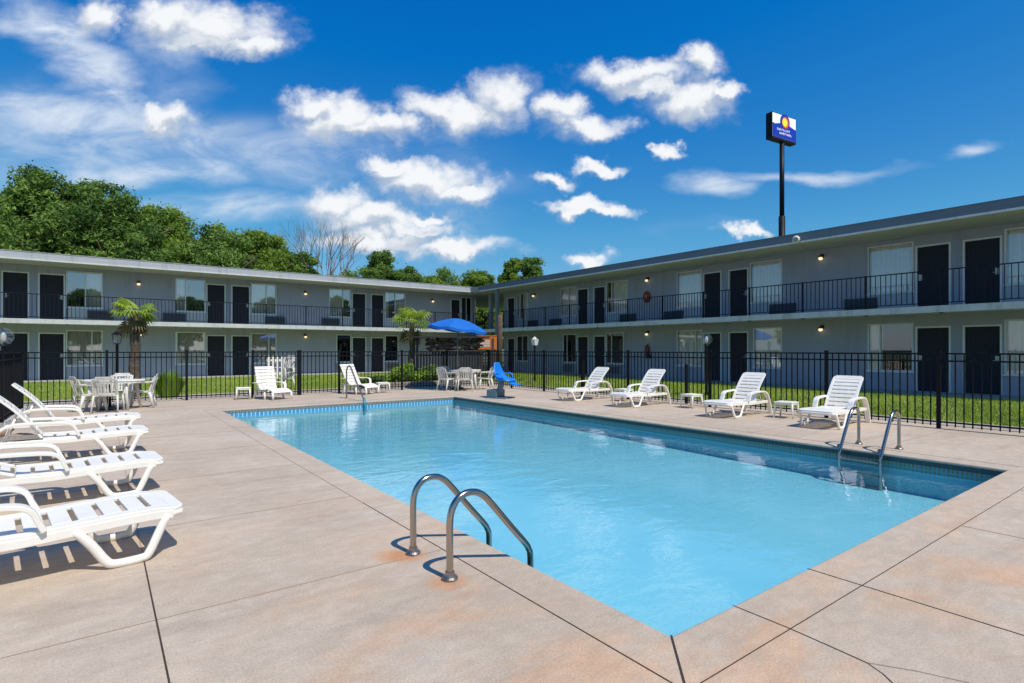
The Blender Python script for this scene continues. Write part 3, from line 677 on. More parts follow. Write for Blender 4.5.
# open corner walk joining both wings
cn = thing('corner_walkway', 'open roofed corner walk with railing joining the two motel wings', 'walkway', (19.0, 28.0, 0))
def rel(pts, o=(19.0, 28.0)): return [(x-o[0], y-o[1]) for x, y in pts]
roofp = rel([(18.74, 29.50), (18.98, 28.93), (20.85, 28.93), (29.8, 28.93), (29.8, 31.1), (29.8, 40), (20.30, 40), (20.30, 29.50)])
b = MB(); b.prism(roofp, SOF+.01, SOF+.05); b.build('soffit', M_soffit, cn)
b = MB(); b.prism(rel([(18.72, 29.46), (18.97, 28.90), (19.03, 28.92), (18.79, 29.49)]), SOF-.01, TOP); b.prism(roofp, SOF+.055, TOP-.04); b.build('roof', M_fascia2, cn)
b = MB(); b.prism(rel([(18.85, 29.60), (19.15, 28.95), (20.85, 28.95), (22.6, 28.95), (22.6, 33), (20.30, 33), (20.30, 29.60)]), F2-.19, F2-.002); b.build('floor_slab', M_slab, cn)
b = MB(); b.box(-.02, .16, -1.06, -.88, 0, SOF-.02); b.build('column', M_greycol, cn)
b = MB(); b.box(1.32, 1.56, 1.55, 1.79, F2, SOF); b.box(1.32, 1.56, 1.55, 1.79, 0, F2-.19); b.build('column', M_wall, cn)
b = MB()
pa, pb = Vector((18.95, 29.45)), Vector((19.18, 28.75))
for k in range(7):
    p = pa.lerp(pb, k/6); b.box(p.x-19-.01, p.x-19+.01, p.y-28-.01, p.y-28+.01, F2, F2+1.0)
b.tube([(pa.x-19, pa.y-28, F2+1.01), (pb.x-19, pb.y-28, F2+1.01)], .02, 6)
for k in range(15):
    b.box(1.6+k*.13-.009, 1.6+k*.13+.009, 4.9-.01, 4.9+.01, F2, F2+1.0)
b.box(1.5, 3.6, 4.88, 4.92, F2+1.0, F2+1.03); b.build('railing', M_rail, cn)
b = MB()
for k in range(12): b.box(.9+k*.26, 1.16+k*.26, 2.4, 3.5, F1+k*.2, F1+k*.2+.05)
b.tube([(.9, 2.4, 1.1), (4.0, 2.4, 3.6)], .025, 6); b.build('stair', M_screen, cn)

# ---------------------------------------------------------------- fences
def fence(name, label, p0, p1, posts, thick=(), fgroup='black metal fences round the pool', bars=.128):
    p0, p1 = Vector(p0), Vector(p1); L = (p1-p0).length; ang = math.atan2(p1.y-p0.y, p1.x-p0.x)
    root = thing(name, label, 'fence', (p0.x, p0.y, 0), ang, fgroup)
    Hh = 1.43
    for a, c in zip(posts, posts[1:]):
        m = MB(); a2, c2 = a+.032, c-.032
        for z, w in ((1.405, .016), (1.265, .014), (.11, .014)): m.box(a2, c2, -w, w, z, z+.03)
        n = max(2, round((c-a)/bars))
        for k in range(1, n):
            u = a+(c-a)*k/n; m.box(u-.0095, u+.0095, -.0095, .0095, .045, Hh-.026)
        m.build('fence_panel', M_fence, root)
    for u in posts:
        w = .055 if u in thick else .031
        m = MB(); m.box(u-w, u+w, -w, w, 0, Hh+.03); m.prism([(u-w-.006, -w-.006), (u+w+.006, -w-.006), (u+w+.006, w+.006), (u-w-.006, w+.006)], Hh+.03, Hh+.05); m.build('fence_post', M_fence, root)
    return root
FX, FY = 12.82, 18.8
fence('metal_fence', 'black picket fence in front of the lawn along the right side of the deck', (FX, -4, 0), (FX, FY-.05, 0), [0, 2.5, 5.0, 7.57, 9.6, 12.5, 15.3, 17.3, 19.25, 21.2, 22.75])
fence('metal_fence', 'black picket fence across the far end of the deck behind the tables', (-1.60, FY, 0), (FX, FY, 0), [0, 1.75, 3.65, 5.45, 6.87, 8.2, 10.55, 12.45, 14.42], thick=(6.87,))
fence('metal_fence', 'short run of black pickets seen edge-on beside the tan boulder', (-1.62, 13.6, 0), (-1.60, FY-.08, 0), [0, 1.7, 3.4, 5.12], bars=.10)

# ---------------------------------------------------------------- loungers
def make_lounger(tilt):
    root = thing('sun_lounger', '', 'sun lounger')
    W = .33; zt = .335
    # seat: solid side strips with cross slats between them
    s = MB()
    prof = smoothpath([(-.16, .325), (.1, .318), (.45, .335), (.80, .345), (.93, .333)], 4)
    s.ribbon(prof, -W, -W+.105, .028); s.ribbon(prof, W-.105, W, .028)
    def zat(x):
        for (xa, za), (xb, zb) in zip(prof, prof[1:]):
            if xa <= x <= xb: return za+(zb-za)*(x-xa)/(xb-xa)
        return .333
    x = -.16
    while x < .90:
        x2 = x+.108 if x < .78 else .93; s.ribbon([(x, zat(x)), ((x+x2)/2, zat((x+x2)/2)), (x2, zat(x2))], -W+.106, W-.106, .027); x += .140
    endp = [(.93, -W)] + [(.93+.085*math.sin(a), -W+.085-.085*math.cos(a)) for a in [math.pi/2*k/5 for k in range(1, 6)]] + [(.93+.085*math.cos(a), W-.085+.085*math.sin(a)) for a in [math.pi/2*k/5 for k in range(0, 6)]]
    s.prism(endp, .318, .346)
    s.build('seat', M_plast, root, bevel=.006)
    r = MB()
    for sg in (-1, 1):
        pts = [(x, z-.038) for x, z in smoothpath([(-.75, .33), (-.16, .325), (.1, .318), (.45, .335), (.80, .345), (.94, .335)], 4)]
        ya, yb = sorted((sg*(W-.026), sg*(W+.004))); r.ribbon(pts, ya, yb, .062)
    r.tube([(.93, -W+.015, .30), (.985, -W+.04, .30), (1.0, -W+.1, .30), (1.0, W-.1, .30), (.985, W-.04, .30), (.93, W-.015, .30)], .028, 8)
    r.tube([(-.75, -W+.01, .288), (-.77, 0, .288), (-.75, W-.01, .288)], .022, 8)
    r.build('frame', M_plast, root, bevel=.007)
    for sg in (-1, 1):
        y = sg*(W-.01); g = MB()
        p = smoothpath([(.90, .30), (.84, .17), (.785, .055), (.74, .028), (.59, .028), (.535, .06), (.46, .18), (.37, .30)], 3)
        g.tube([(x, y+sg*(.30-z)*.06, z) for x, z in p], .030, 8, sy=.75); g.build('leg', M_plast, root, smooth=True)
        a = MB()   # armrest that sweeps down into the rear leg
        p = smoothpath([(.215, .335), (.185, .40), (.15, .475), (.07, .515), (-.12, .53), (-.34, .535), (-.50, .52), (-.62, .43), (-.71, .25), (-.78, .0)], 4)
        a.ribbon(p, y-.048, y+.048, .034); a.build('armrest', M_plast, root, smooth=False, bevel=.006)
    # backrest with side rails, cross slats and a rounded head
    bk = MB(); Lb = .80; ca, sa = math.cos(tilt), math.sin(tilt)
    def bp(t, off=0.): # along the back, small forward bow
        bow = .035*math.sin(math.pi*t); return (-.17-ca*Lb*t+sa*(bow+off), .335+sa*Lb*t+ca*(bow+off))
    full = [bp(k/8) for k in range(9)]
    bw = W-.045
    bk.ribbon(full[:8], -bw, -bw+.055, .028); bk.ribbon(full[:8], bw-.055, bw, .028)
    for k in range(7):
        t0 = .04+k*.122; bk.ribbon([bp(t0), bp(t0+.045), bp(t0+.092)], -bw+.056, bw-.056, .024)
    top = [bp(.875), bp(.93), bp(.97), bp(1.0)]
    for (i, ins) in ((0, .0), (1, .012), (2, .045)):
        bk.ribbon([top[i], top[i+1]], -bw+ins, bw-ins, .028)
    bk.build('backrest', M_plast, root, bevel=.005)
    br = MB()
    q0, q1 = (-.17-ca*.4, .335+sa*.4-.02), (-.17-ca*.4-.12, .29)
    br.tube([(q1[0], -bw+.06, q1[1]), (q0[0], -bw+.06, q0[1]), (q0[0], bw-.06, q0[1]), (q1[0], bw-.06, q1[1])], .014, 6)
    br.build('back_support', M_plast, root, smooth=True)
    return root
LG = 'white resin sun loungers round the pool'
pr = make_lounger(R(50)); used = []
for x, y, rz, lab in [
    (-.46, 9.80, R(4), 'white slatted lounger with raised back, third from the camera in the row on the left'),
    (-.44, 11.95, R(2), 'white slatted lounger with raised back, farthest from the camera in the row on the left'),
    (11.82, 4.98, R(183), 'white slatted lounger with raised back behind the pool ladder on the right'),
    (11.80, 7.05, R(181), 'white slatted lounger with raised back, second from the pool ladder by the right fence'),
    (11.78, 9.88, R(182), 'white slatted lounger with raised back, third from the pool ladder by the right fence'),
    (11.80, 12.02, R(179), 'white slatted lounger by the right fence nearest the blue pool lift')]:
    place(pr, used, (x, y, 0), rz, lab, 'sun lounger', LG)
pr2 = make_lounger(R(14)); used = []
for x, y, rz, lab in [
    (-.54, 4.93, R(7), 'white slatted lounger laid nearly flat, nearest the camera at the left edge'),
    (-.49, 7.12, R(5), 'white slatted lounger laid nearly flat, second from the camera at the left edge')]:
    place(pr2, used, (x, y, 0), rz, lab, 'sun lounger', LG)

# ---------------------------------------------------------------- side tables
def make_side_table():
    root = thing('side_table', '', 'side table'); root.scale = (.88, .88, .86)
    t = MB(); q = [(.225*sx, .225*sy) for sx, sy in ((-1, -1), (1, -1), (1, 1), (-1, 1))]
    t.prism([(-.20, -.235), (.20, -.235), (.235, -.20), (.235, .20), (.20, .235), (-.20, .235), (-.235, .20), (-.235, -.20)], .385, .41)
    for k in range(4): t.box(-.20, .20, -.18+k*.1, -.12+k*.1, .411, .417)
    for sg in (-1, 1): t.box(-.2, .2, sg*.215-.012, sg*.215+.012, .345, .384); t.box(sg*.215-.012, sg*.215+.012, -.2, .2, .345, .384)
    t.build('tabletop', M_plast, root, bevel=.005)
    for sx in (-1, 1):
        for sy in (-1, 1):
            l = MB(); l.tube([(sx*.195, sy*.195, .384), (sx*.205, sy*.205, .2), (sx*.225, sy*.225, 0)], [.03, .024, .018], 6); l.build('leg', M_plast, root, smooth=True)
    return root
pr = make_side_table(); used = []
for x, y, rz, lab in [
    (12.1, 6.12, R(8), 'low white side table between the two loungers nearest the pool ladder'),
    (12.2, 8.62, R(-5), 'low white side table between the second and third loungers along the right fence'),
    (12.25, 10.95, R(3), 'low white side table between the two loungers nearest the blue lift'),
    (3.47, 18.2, R(-12), 'low white side table on the left of the upright slatted chair by the far fence'),
    (6.80, 18.35, R(-12), 'low white side table close on the left of the reclined chair behind the far handrail'),
    (7.90, 18.1, R(-10), 'low white side table on the right of the reclined chair behind the far handrail')]:
    place(pr, used, (x, y, 0), rz, lab, 'side table', 'low white side tables')

# ---------------------------------------------------------------- deck chairs with footrest at the far fence
def make_deck_chair(recline):
    root = thing('deck_chair', '', 'deck chair')
    ca, sa = math.cos(recline), math.sin(recline)
    bk = MB(); n = 7
    for k in range(n):
        t0 = k*.115; w = .27-.0*k
        bk.ribbon([(-.12-ca*t0, .34+sa*t0), (-.12-ca*(t0+.10), .34+sa*(t0+.10))], -w, w, .024)
    for sg in (-1, 1): bk.ribbon([(-.10+.02*sa, .32), (-.12-ca*.79-.026*sa, .34+sa*.79-.0)], sg*.21-.02, sg*.21+.02, .02)
    bk.build('backrest', M_plast, root, bevel=.006)
    s = MB(); pr_ = smoothpath([(-.12, .335), (.08, .32), (.25, .345), (.42, .36), (.62, .30), (.70, .24)], 3)
    s.ribbon(pr_, -.26, .26, .026); s.build('seat', M_plast, root, bevel=.006)
    for sg in (-1, 1):
        a = MB(); a.ribbon(smoothpath([(.30, .34), (.28, .50), (.20, .555), (-.05, .56), (-.28, .56)], 4), sg*.29-.04, sg*.29+.04, .024); a.build('armrest', M_plast, root, bevel=.005)
        for x0, x1 in ((.22, .27), (-.22, -.34), (.66, .70)):
            l = MB(); l.tube([(x0, sg*.25, .31 if x0 < .6 else .26), ((x0+x1)/2, sg*.255, .15), (x1, sg*.26, 0)], [.036, .03, .026], 6); l.build('leg', M_plast, root, smooth=True)
    return root
d1 = make_deck_chair(R(78)); d1.scale = (.95, 1.2, .88); place(d1, [], (4.15, 17.95, 0), R(-70), 'white slatted deck chair with upright back and footrest in front of the far fence', 'deck chair', 'deck chairs by the far fence')
d2 = make_deck_chair(R(64)); d2.scale = (1, 1.18, .95); place(d2, [], (6.98, 18.15, 0), R(-64), 'white deck chair with leaning back behind the far handrail', 'deck chair', 'deck chairs by the far fence')

# ---------------------------------------------------------------- tables and chairs
def make_chair():
    root = thing('garden_chair', '', 'chair'); m = M_plast_old
    s = MB(); s.ribbon(smoothpath([(-.21, .40), (0, .41), (.19, .435), (.235, .41)], 4), -.23, .23, .022); s.build('seat', m, root, bevel=.005)
    b_ = MB()      # curved shell back made of vertical slats plus a broad rounded crest
    for k in range(7):
        y = -.195+k*.065; x = -.235+.045*(1-(y/.2)**2)*-1+.04*abs(y/.2)
        b_.ribbon([(x+.02, .40), (x-.03, .60), (x-.085, .77)], y-.021, y+.021, .014)
    crest = [(-.33, .77), (-.345, .82), (-.355, .86)]
    for (lo, hi, w) in ((0, 1, .215), (1, 2, .17)): b_.ribbon([crest[lo], crest[hi]], -w, w, .018)
    for sg in (-1, 1): b_.ribbon([(-.20, .42), (-.26, .62), (-.32, .80)], sg*.235-.02, sg*.235+.02, .03)
    b_.build('backrest', m, root, bevel=.004)
    for sg in (-1, 1):
        a = MB(); a.ribbon(smoothpath([(.22, .42), (.22, .58), (.14, .645), (-.10, .65), (-.28, .67)], 4), sg*.265-.03, sg*.265+.03, .02); a.build('armrest', m, root, bevel=.004)
        for x0, x1 in ((.21, .26), (-.20, -.30)):
            l = MB(); l.tube([(x0, sg*.235, .41), ((x0+x1)/2, sg*.25, .2), (x1, sg*.265, 0)], [.045, .034, .024], 6, sy=.6); l.build('leg', m, root, smooth=True)
    return root
chair = make_chair(); used = []
CG = 'white resin garden chairs at the tables'
for x, y, rz, lab in [
    (-.20, 16.72, R(20), 'white garden chair on the left side of the left-hand oval table'),
    (.16, 16.38, R(75), 'white garden chair with its back to the camera at the left-hand oval table'),
    (.86, 17.22, R(170), 'white garden chair on the right side of the left-hand oval table'),
    (.40, 17.95, R(255), 'white garden chair behind the left-hand oval table near the palm'),
    (10.22, 17.65, R(12), 'white garden chair on the left of the table under the blue umbrella'),
    (10.62, 17.08, R(60), 'white garden chair on the pool side of the table under the blue umbrella'),
    (11.62, 17.30, R(160), 'white garden chair on the right of the table nearest the blue lift'),
    (10.75, 18.30, R(-70), 'white garden chair against the fence behind the table under the blue umbrella')]:
    place(chair, used, (x, y, 0), rz, lab, 'chair', CG)
def make_table(rx, ry):
    root = thing('garden_table', '', 'table'); m = M_plast_old
    el = lambda a, s=1.: (rx*s*math.cos(a), ry*s*math.sin(a))
    pts = [el(2*math.pi*k/28) for k in range(28)]
    t = MB(); t.prism(pts, .715, .742); pts2 = [el(2*math.pi*k/28, .965) for k in range(28)]
    t.prism(pts2, .665, .714); t.build('tabletop', M_plast, root, bevel=.006)
    for sx in (-1, 1):
        for sy in (-1, 1):
            l = MB(); l.tube([(sx*rx*.55, sy*ry*.55, .664), (sx*rx*.60, sy*ry*.60, .35), (sx*rx*.68, sy*ry*.68, 0)], [.055, .042, .03], 6, sy=.6); l.build('leg', m, root, smooth=True)
    return root
t1 = make_table(.70, .46); place(t1, [], (.28, 17.05, 0), R(-28), 'white oval resin table near the left palm with a black umbrella stand beneath', 'table', 'white garden tables')
t2 = make_table(.58, .50); place(t2, [], (10.98, 17.62, 0), R(-30), 'white resin table standing under the blue umbrella', 'table', 'white garden tables')
us_ = thing('umbrella_stand', 'empty black umbrella stand under the left-hand oval table', 'umbrella stand', (.20, 17.1, 0))
b = MB(); b.lathe([(.25, 0), (.25, .035), (.10, .07), (.04, .08)], 20); b.build('base', M_black, us_)
b = MB(); b.tube([(0, 0, .08), (0, 0, .62)], .028, 10); b.build('tube', M_black, us_, smooth=True)
# umbrella
um = thing('patio_umbrella', 'open bright blue patio umbrella over the table at the far corner', 'umbrella', (10.75, 17.8, 0))
b = MB(); b.lathe([(.24, 0), (.24, .05), (.08, .09), (.035, .3)], 20); b.build('base', M_black, um)
b = MB(); b.tube([(0, 0, .1), (0, 0, 2.62)], .02, 8); b.build('pole', M_steel_old, um, smooth=True)
cano = MB(); seg = 8; rows_ = 7; vs = []; Mt = Matrix.Rotation(R(7), 4, Vector((RT.x*0+FW.x, FW.y, 0)))
for j in range(rows_+1):
    t = j/rows_
    for k in range(seg*4):
        a = 2*math.pi*k/(seg*4); fr_ = (k % 4)/4; sag = 1-.045*math.sin(math.pi*fr_)*t
        r_ = 1.12*t*sag; z = 2.66-.36*t**1.6-.05*math.sin(math.pi*fr_)*t
        vs.append(Mt @ Vector((r_*math.cos(a), r_*math.sin(a), z-2.5)) + Vector((0, 0, 2.5)))
n4 = seg*4
fs = [(j*n4+k, j*n4+(k+1) % n4, (j+1)*n4+(k+1) % n4, (j+1)*n4+k) for j in range(rows_) for k in range(n4)]
ed = len(vs)
for k in range(n4):
    v = vs[rows_*n4+k]; vs.append((v[0]*1.0, v[1]*1.0, v[2]-.10))
fs += [(rows_*n4+k, rows_*n4+(k+1) % n4, ed+(k+1) % n4, ed+k) for k in range(n4)]
cano.add(vs, fs); co = cano.build('canopy', M_blue, um); so_ = co.modifiers.new('Solid', 'SOLIDIFY'); so_.thickness = .004
for k in range(8):
    a = 2*math.pi*k/8; b = MB(); e = Mt @ Vector((1.13*math.cos(a), 1.13*math.sin(a), -.27)); b.tube([(0, 0, 2.60), (e.x*.5, e.y*.5, 2.52+e.z*.3), (e.x*.96, e.y*.96, 2.5+e.z+.02)], .008, 5); b.build('rib', M_black, um)

# ---------------------------------------------------------------- handrails and ladder
def pipe(name, pts, r, m, parent, seg=12): b = MB(); b.tube(smoothpath(pts, 6), r, seg); return b.build(name, m, parent, smooth=True)
def flange(parent, x, y, m=M_steel_flange, r=.052):
    b = MB(); b.lathe([(r, .002), (r+.002, .012), (r-.006, .024), (.034, .030), (.030, .055)], 20, (x, y, 0)); b.build('flange', m, parent, smooth=False)
for i, (y, dx, lab) in enumerate([(3.13, 0, 'polished steel handrail nearest the camera on the near pool edge'), (3.68, .012, 'polished steel handrail just behind the nearest one on the near pool edge')]):
    hr = thing('pool_handrail', lab, 'handrail', (1.83+dx, y, 0), 0, 'steel handrails at the near pool edge')
    P = [(0, 0), (0, .20), (0, .36), (.012, .44), (.05, .505), (.11, .54), (.185, .542), (.25, .515), (.315, .455), (.50, .245), (.62, .112), (.655, .06), (.672, -.01), (.672, -.30), (.672, -.58)]
    b = MB(); b.tube([(x, 0, z) for x, z in smoothpath([(p[0], p[1]) if False else (p[0], p[1], 0) for p in P], 4) for _ in (0,)] if False else [(q[0], 0, q[1]) for q in smoothpath([(p[0], p[1], 0) for p in P], 5)], .0235, 16); b.build('rail', M_steel, hr, smooth=True)
    flange(hr, 0, 0)
M_blue_steel = M_steel
ld = thing('pool_ladder', 'steel pool ladder with two curved rails at the right-hand pool edge', 'ladder', (9.64, 3.45, 0))
for y in (-.275, .275):
    P = [(0, 0), (0, .3), (0, .47), (-.04, .545), (-.12, .58), (-.22, .57), (-.30, .51), (-.42, .35), (-.60, .08), (-.665, -.03), (-.68, -.10), (-.68, -.35), (-.68, -.62)]
    b = MB(); b.tube([(q[0], y, q[1]) for q in smoothpath([(p[0], p[1], 0) for p in P], 5)], .0235, 14); b.build('rail', M_steel, ld, smooth=True)
    flange(ld, 0, y, M_steel_old)
    b = MB(); b.tube([(-.66, y, -.02), (-.60, y+.03, .01), (-.545, y+.06, .02)], [.022, .03, .036], 8); b.build('bracket', M_steel_old, ld, smooth=True)
for z in (-.13, -.33, -.52):
    b = MB(); b.box(-.72, -.62, -.255, .255, z-.012, z+.012); b.build('step', M_steel_flange, ld, bevel=.006)
M_tealpipe = mat('teal_sleeve', (.03, .25, .33), .4, .1)
fr2 = thing('pool_handrail', 'tall steel grab rail with teal sleeve at the far pool edge', 'handrail', (6.11, 16.74, 0))
P = [(0, 0), (0, .45), (0, .80), (-.05, .92), (-.16, .99), (-.30, .98), (-.42, .90), (-.95, .42), (-1.30, .14), (-1.40, .02)]
b = MB(); b.tube([(0, q[0], q[1]) for q in smoothpath([(p[0], p[1], 0) for p in P], 5)], .024, 10); b.build('rail', M_steel_old, fr2, smooth=True)
b = MB(); b.tube([(0, -1.39, .10), (0, -1.46, -.02), (0, -1.50, -.12), (0, -1.50, -.62)], [.034, .038, .04, .04], 10); b.build('sleeve', M_tealpipe, fr2, smooth=True)

# ---------------------------------------------------------------- pool lift
lf = thing('pool_lift', 'pool access lift with bright blue moulded seat at the far corner of the pool', 'pool lift', (9.95, 13.95, 0), R(-66)); lf.scale = (.92, 1.22, 1.0)
b = MB(); b.box(-.36, .02, -.22, .22, .03, .26); b.box(-.40, .40, -.26, .26, 0, .03); b.build('base', M_teal, lf, bevel=.02)
b = MB(); b.tube([(-.02, 0, .2), (.05, 0, .45), (.0, 0, .56)], [.10, .085, .08], 10); b.box(-.12, .12, -.1, .1, .50, .56); b.build('mast', M_teal, lf, smooth=False, bevel=.01)
b = MB(); prf = smoothpath([(.50, .54), (.40, .55), (.25, .555), (.12, .565), (.0, .62), (-.08, .78), (-.12, .95), (-.13, 1.10)], 4)
n = len(prf); vs = []
for i, (x, z) in enumerate(prf):
    t = i/(n-1); w = .24 if t < .62 else .24-.13*((t-.62)/.38)**1.3
    if t < .2: w = .17+.35*t
    lip = .07*math.sin(math.pi*min(1, max(0, (t-.05)/.9)))
    x1 = Vector((prf[min(i+1, n-1)][0]-prf[max(i-1, 0)][0], prf[min(i+1, n-1)][1]-prf[max(i-1, 0)][1])).normalized(); nn = (x1.y, -x1.x)
    for (yy, k_) in ((-w, 1.), (-w*.8, .25), (0, 0), (w*.8, .25), (w, 1.)): vs.append((x+nn[0]*lip*k_, yy, z+nn[1]*lip*k_*1.))
fs = [(i*5+k, i*5+k+1, (i+1)*5+k+1, (i+1)*5+k) for i in range(n-1) for k in range(4)]
b.add(vs, fs); so1 = b.build('seat_shell', M_bluep, lf, smooth=True); md = so1.modifiers.new('Solid', 'SOLIDIFY'); md.thickness = .05; md.offset = 0
b = MB(); b.ribbon([(.44, .50), (.56, .44), (.70, .42)], -.16, .16, .035); b.build('footrest', M_bluep, lf, bevel=.01)
for sg in (-1, 1):
    b = MB(); b.tube(smoothpath([(-.05, sg*.25, .72), (.10, sg*.27, .76), (.26, sg*.26, .74), (.30, sg*.25, .60)], 3), .022, 8); b.build('armrest', M_bluep, lf, smooth=True)

# ---------------------------------------------------------------- lamp posts
def lamp_post(x, y, label, style, ht=1.62):
    root = thing('lamp_post', label, 'lamp post', (x, y, 0), 0, 'small garden lamp posts outside the fence')
    b = MB(); b.tube([(0, 0, 0), (0, 0, .2), (0, 0, ht)], [.07, .045, .04], 10); b.lathe([(.09, ht), (.07, ht+.03)], 10); b.build('post', M_black, root)
    if style == 'globe':
        b = MB(); b.lathe([(.03, 0), (.12, .03), (.175, .11), (.18, .19), (.14, .29), (.06, .35), (.01, .36)], 18, (0, 0, ht+.03)); b.build('globe', M_clear, root, smooth=True)
        b = MB(); b.lathe([(.02, .04), (.05, .1), (.05, .2), (.02, .26)], 8, (0, 0, ht+.03)); b.build('bulb', M_plast_old, root, smooth=True)
    else:
        b = MB(); b.prism([(-.09, -.09), (.09, -.09), (.09, .09), (-.09, .09)], ht+.04, ht+.30)
        b.v = [(x_*(1+.45*(z-ht-.04)/.26), y_*(1+.45*(z-ht-.04)/.26), z) for x_, y_, z in b.v]; b.build('lantern_glass', M_trim if style == 'white' else M_clear, root)
        b = MB(); b.lathe([(.16, ht+.302), (.15, ht+.32), (.05, ht+.40), (.02, ht+.43)], 4); b.build('lantern_cap', M_plast_old if style == 'white' else M_black, root)
        b = MB()
        for sx in (-1, 1):
            for sy in (-1, 1): b.tube([(sx*.093, sy*.093, ht+.03), (sx*.134, sy*.134, ht+.305)], .008, 5)
        b.build('lantern_frame', M_black, root)
    return root
lamp_post(-1.68, 16.2, 'black garden lamp with round glass globe at the left edge beyond the fence', 'globe', 1.58)
lamp_post(.45, 22.3, 'black garden lantern standing just left of the left palm', 'lantern', 1.68)
lamp_post(15.6, 19.2, 'garden lamp with white square lantern on the lawn beyond the blue lift', 'white', 1.65)
lamp_post(15.2, 10.2, 'black garden lamp with round glass globe on the right-hand lawn', 'globe', 1.62)

# low black pipes standing outside the fence
used = []
bo = MB(); bo.tube([(0, 0, 0), (0, 0, 1.05)], .045, 10); bo.lathe([(.055, 1.05), (.055, 1.08), (.02, 1.10)], 10)
bo = bo.build('bollard', M_black, None, smooth=False)
for x, y, lab in [(13.0, 9.35, 'short black post behind the fence between the second and third right-hand loungers'), (13.05, 13.45, 'short black post behind the fence beside the lounger nearest the lift')]:
    place(bo, used, (x, y, 0), 0, lab, 'post', 'short black posts outside the fence')

# ---------------------------------------------------------------- small things on the wings
def extinguisher(x, y, z, label, cab):
    root = thing('fire_extinguisher', label, 'fire extinguisher', (x, y, z), R(-90), 'red fire safety units on the right wing')
    if cab:
        b = MB(); b.lathe([(.0, -.16), (.17, -.15), (.2, -.05), (.2, .05), (.17, .15), (0, .16)], 16); b.v = [(x_, z_*.5-.06, y_*1.35) for x_, y_, z_ in b.v]; b.build('cover', M_red, root, smooth=True)
        b = MB(); b.box(-.07, .07, -.16, -.141, -.10, .10); b.build('notice', M_orange, root)
    else:
        b = MB(); b.lathe([(.04, -.28), (.09, -.27), (.095, .08), (.06, .15), (.02, .18)], 14, (0, -.12, 0)); b.build('cylinder', M_red, root, smooth=True)
        b = MB(); b.tube([(0, -.12, .17), (0, -.12, .23), (.08, -.14, .24)], .018, 6); b.tube(smoothpath([(0, -.12, .2), (-.12, -.14, .1), (-.12, -.14, -.12)], 3), .012, 6); b.build('valve', M_black, root)
        b = MB(); b.box(-.16, .16, -.02, -.001, -.45, -.29); b.box(-.13, .13, -.22, -.02, -.30, -.285); b.build('bracket', M_black, root)
extinguisher(20.9, 17.2, 4.0, 'dark red fire hose cover on the upper wall of the right-hand wing', True)
extinguisher(20.9, 17.12, 1.52, 'red fire extinguisher on the ground floor wall of the right-hand wing', False)
fl = thing('floodlight', 'round white floodlight fixed to the roof edge of the right-hand wing', 'floodlight', (18.92, 9.22, 5.22))
b = MB(); b.lathe([(.04, -.04), (.09, -.02), (.13, .03), (.135, .06)], 16); b.v = [(-z_, y_, x_) for x_, y_, z_ in b.v]; b.build('housing', M_plast_old, fl, smooth=True)
b = MB(); b.lathe([(.01, .061), (.06, .063), (.085, .065)], 6); b.v = [(-z_, y_, x_) for x_, y_, z_ in b.v]; b.build('lens', M_ac2, fl)
b = MB(); b.tube([(.03, 0, 0), (.12, 0, -.02)], .03, 6); b.build('bracket', M_black, fl)

# ---------------------------------------------------------------- far corner: board, pole, screen, shelter
ob = thing('notice_board', 'bright orange wooden notice board with a white panel of small print beside the brown pole', 'notice board', (15.5, 22.8, 0), -TH+R(6))
b = MB(); b.box(-.46, .46, -.03, .0, 1.50, 2.20); b.build('board', M_orange, ob, bevel=.008)
b = MB(); b.box(-.47, .47, -.045, -.031, 2.16, 2.20); b.box(.17, .21, -.045, -.031, 1.5, 2.155); b.box(-.47, .47, -.045, -.031, 1.5, 1.54); b.build('trim', M_orange, ob)
b = MB(); b.box(-.40, .12, -.042, -.032, 1.60, 1.98); b.build('panel', mat('faded_peach_print', (.62, .42, .30), .7, var=.15, vscale=8), ob)
b = MB(); rr = random.Random(3)
for row, (z, hgt) in enumerate([(2.08, .05), (1.90, .045), (1.80, .05), (1.68, .06)]):
    x = -.36
    while x < .08:
        w_ = rr.uniform(.02, .05); b.box(x, x+w_, -.048, -.043 if z < 2 else -.031, z-hgt/2, z+hgt/2); x += w_+.022
b.build('lettering', mat('sign_white', (.75, .68, .62), .6), ob)
b = MB()
for sg in (-1, 1): b.box(sg*.36-.04, sg*.36+.04, .002, .07, 0, 2.15)
b.build('post', M_post, ob)
po = MB(); po.tube([(0, 0, 0), (.01, 0, 1.6), (.02, 0, 3.25)], [.15, .135, .12], 12); po = po.build('wooden_pole', M_post, None, smooth=True); po.location = (16.1, 22.6, 0); tag(po, 'weathered brown wooden pole between the orange board and the right-hand wing', 'pole')
sc_ = thing('timber_screen', 'dark slatted timber screen under ragged brown planks behind the umbrella table', 'screen', (13.2, 22.1, 0), -TH+R(4))
b = MB()
for k in range(26): b.box(-1.75+k*.135, -1.75+k*.135+.10, -.02, .02, .05, 1.42)
b.box(-1.78, 1.78, .021, .06, .25, .33); b.box(-1.78, 1.78, .021, .06, 1.2, 1.28); b.build('slats', M_screen, sc_)
for x in (-1.75, -.55, .62, 1.75):
    b = MB(); b.box(x-.05, x+.05, .062, .16, 0, 2.02); b.build('post', M_screen, sc_)
b = MB(); rr = random.Random(5)
for k in range(120):
    x = rr.uniform(-1.25, 1.2); z = rr.uniform(1.46, 2.0); l = rr.uniform(.2, .5); a = rr.uniform(-.7, .5)
    b.box(-l/2, l/2, -.03, .03, -.045, .045, Matrix.Translation((x, rr.uniform(.0, .35), z)) @ Matrix.Rotation(a, 4, 'Y') @ Matrix.Rotation(rr.uniform(-.5, .5), 4, 'Z'))
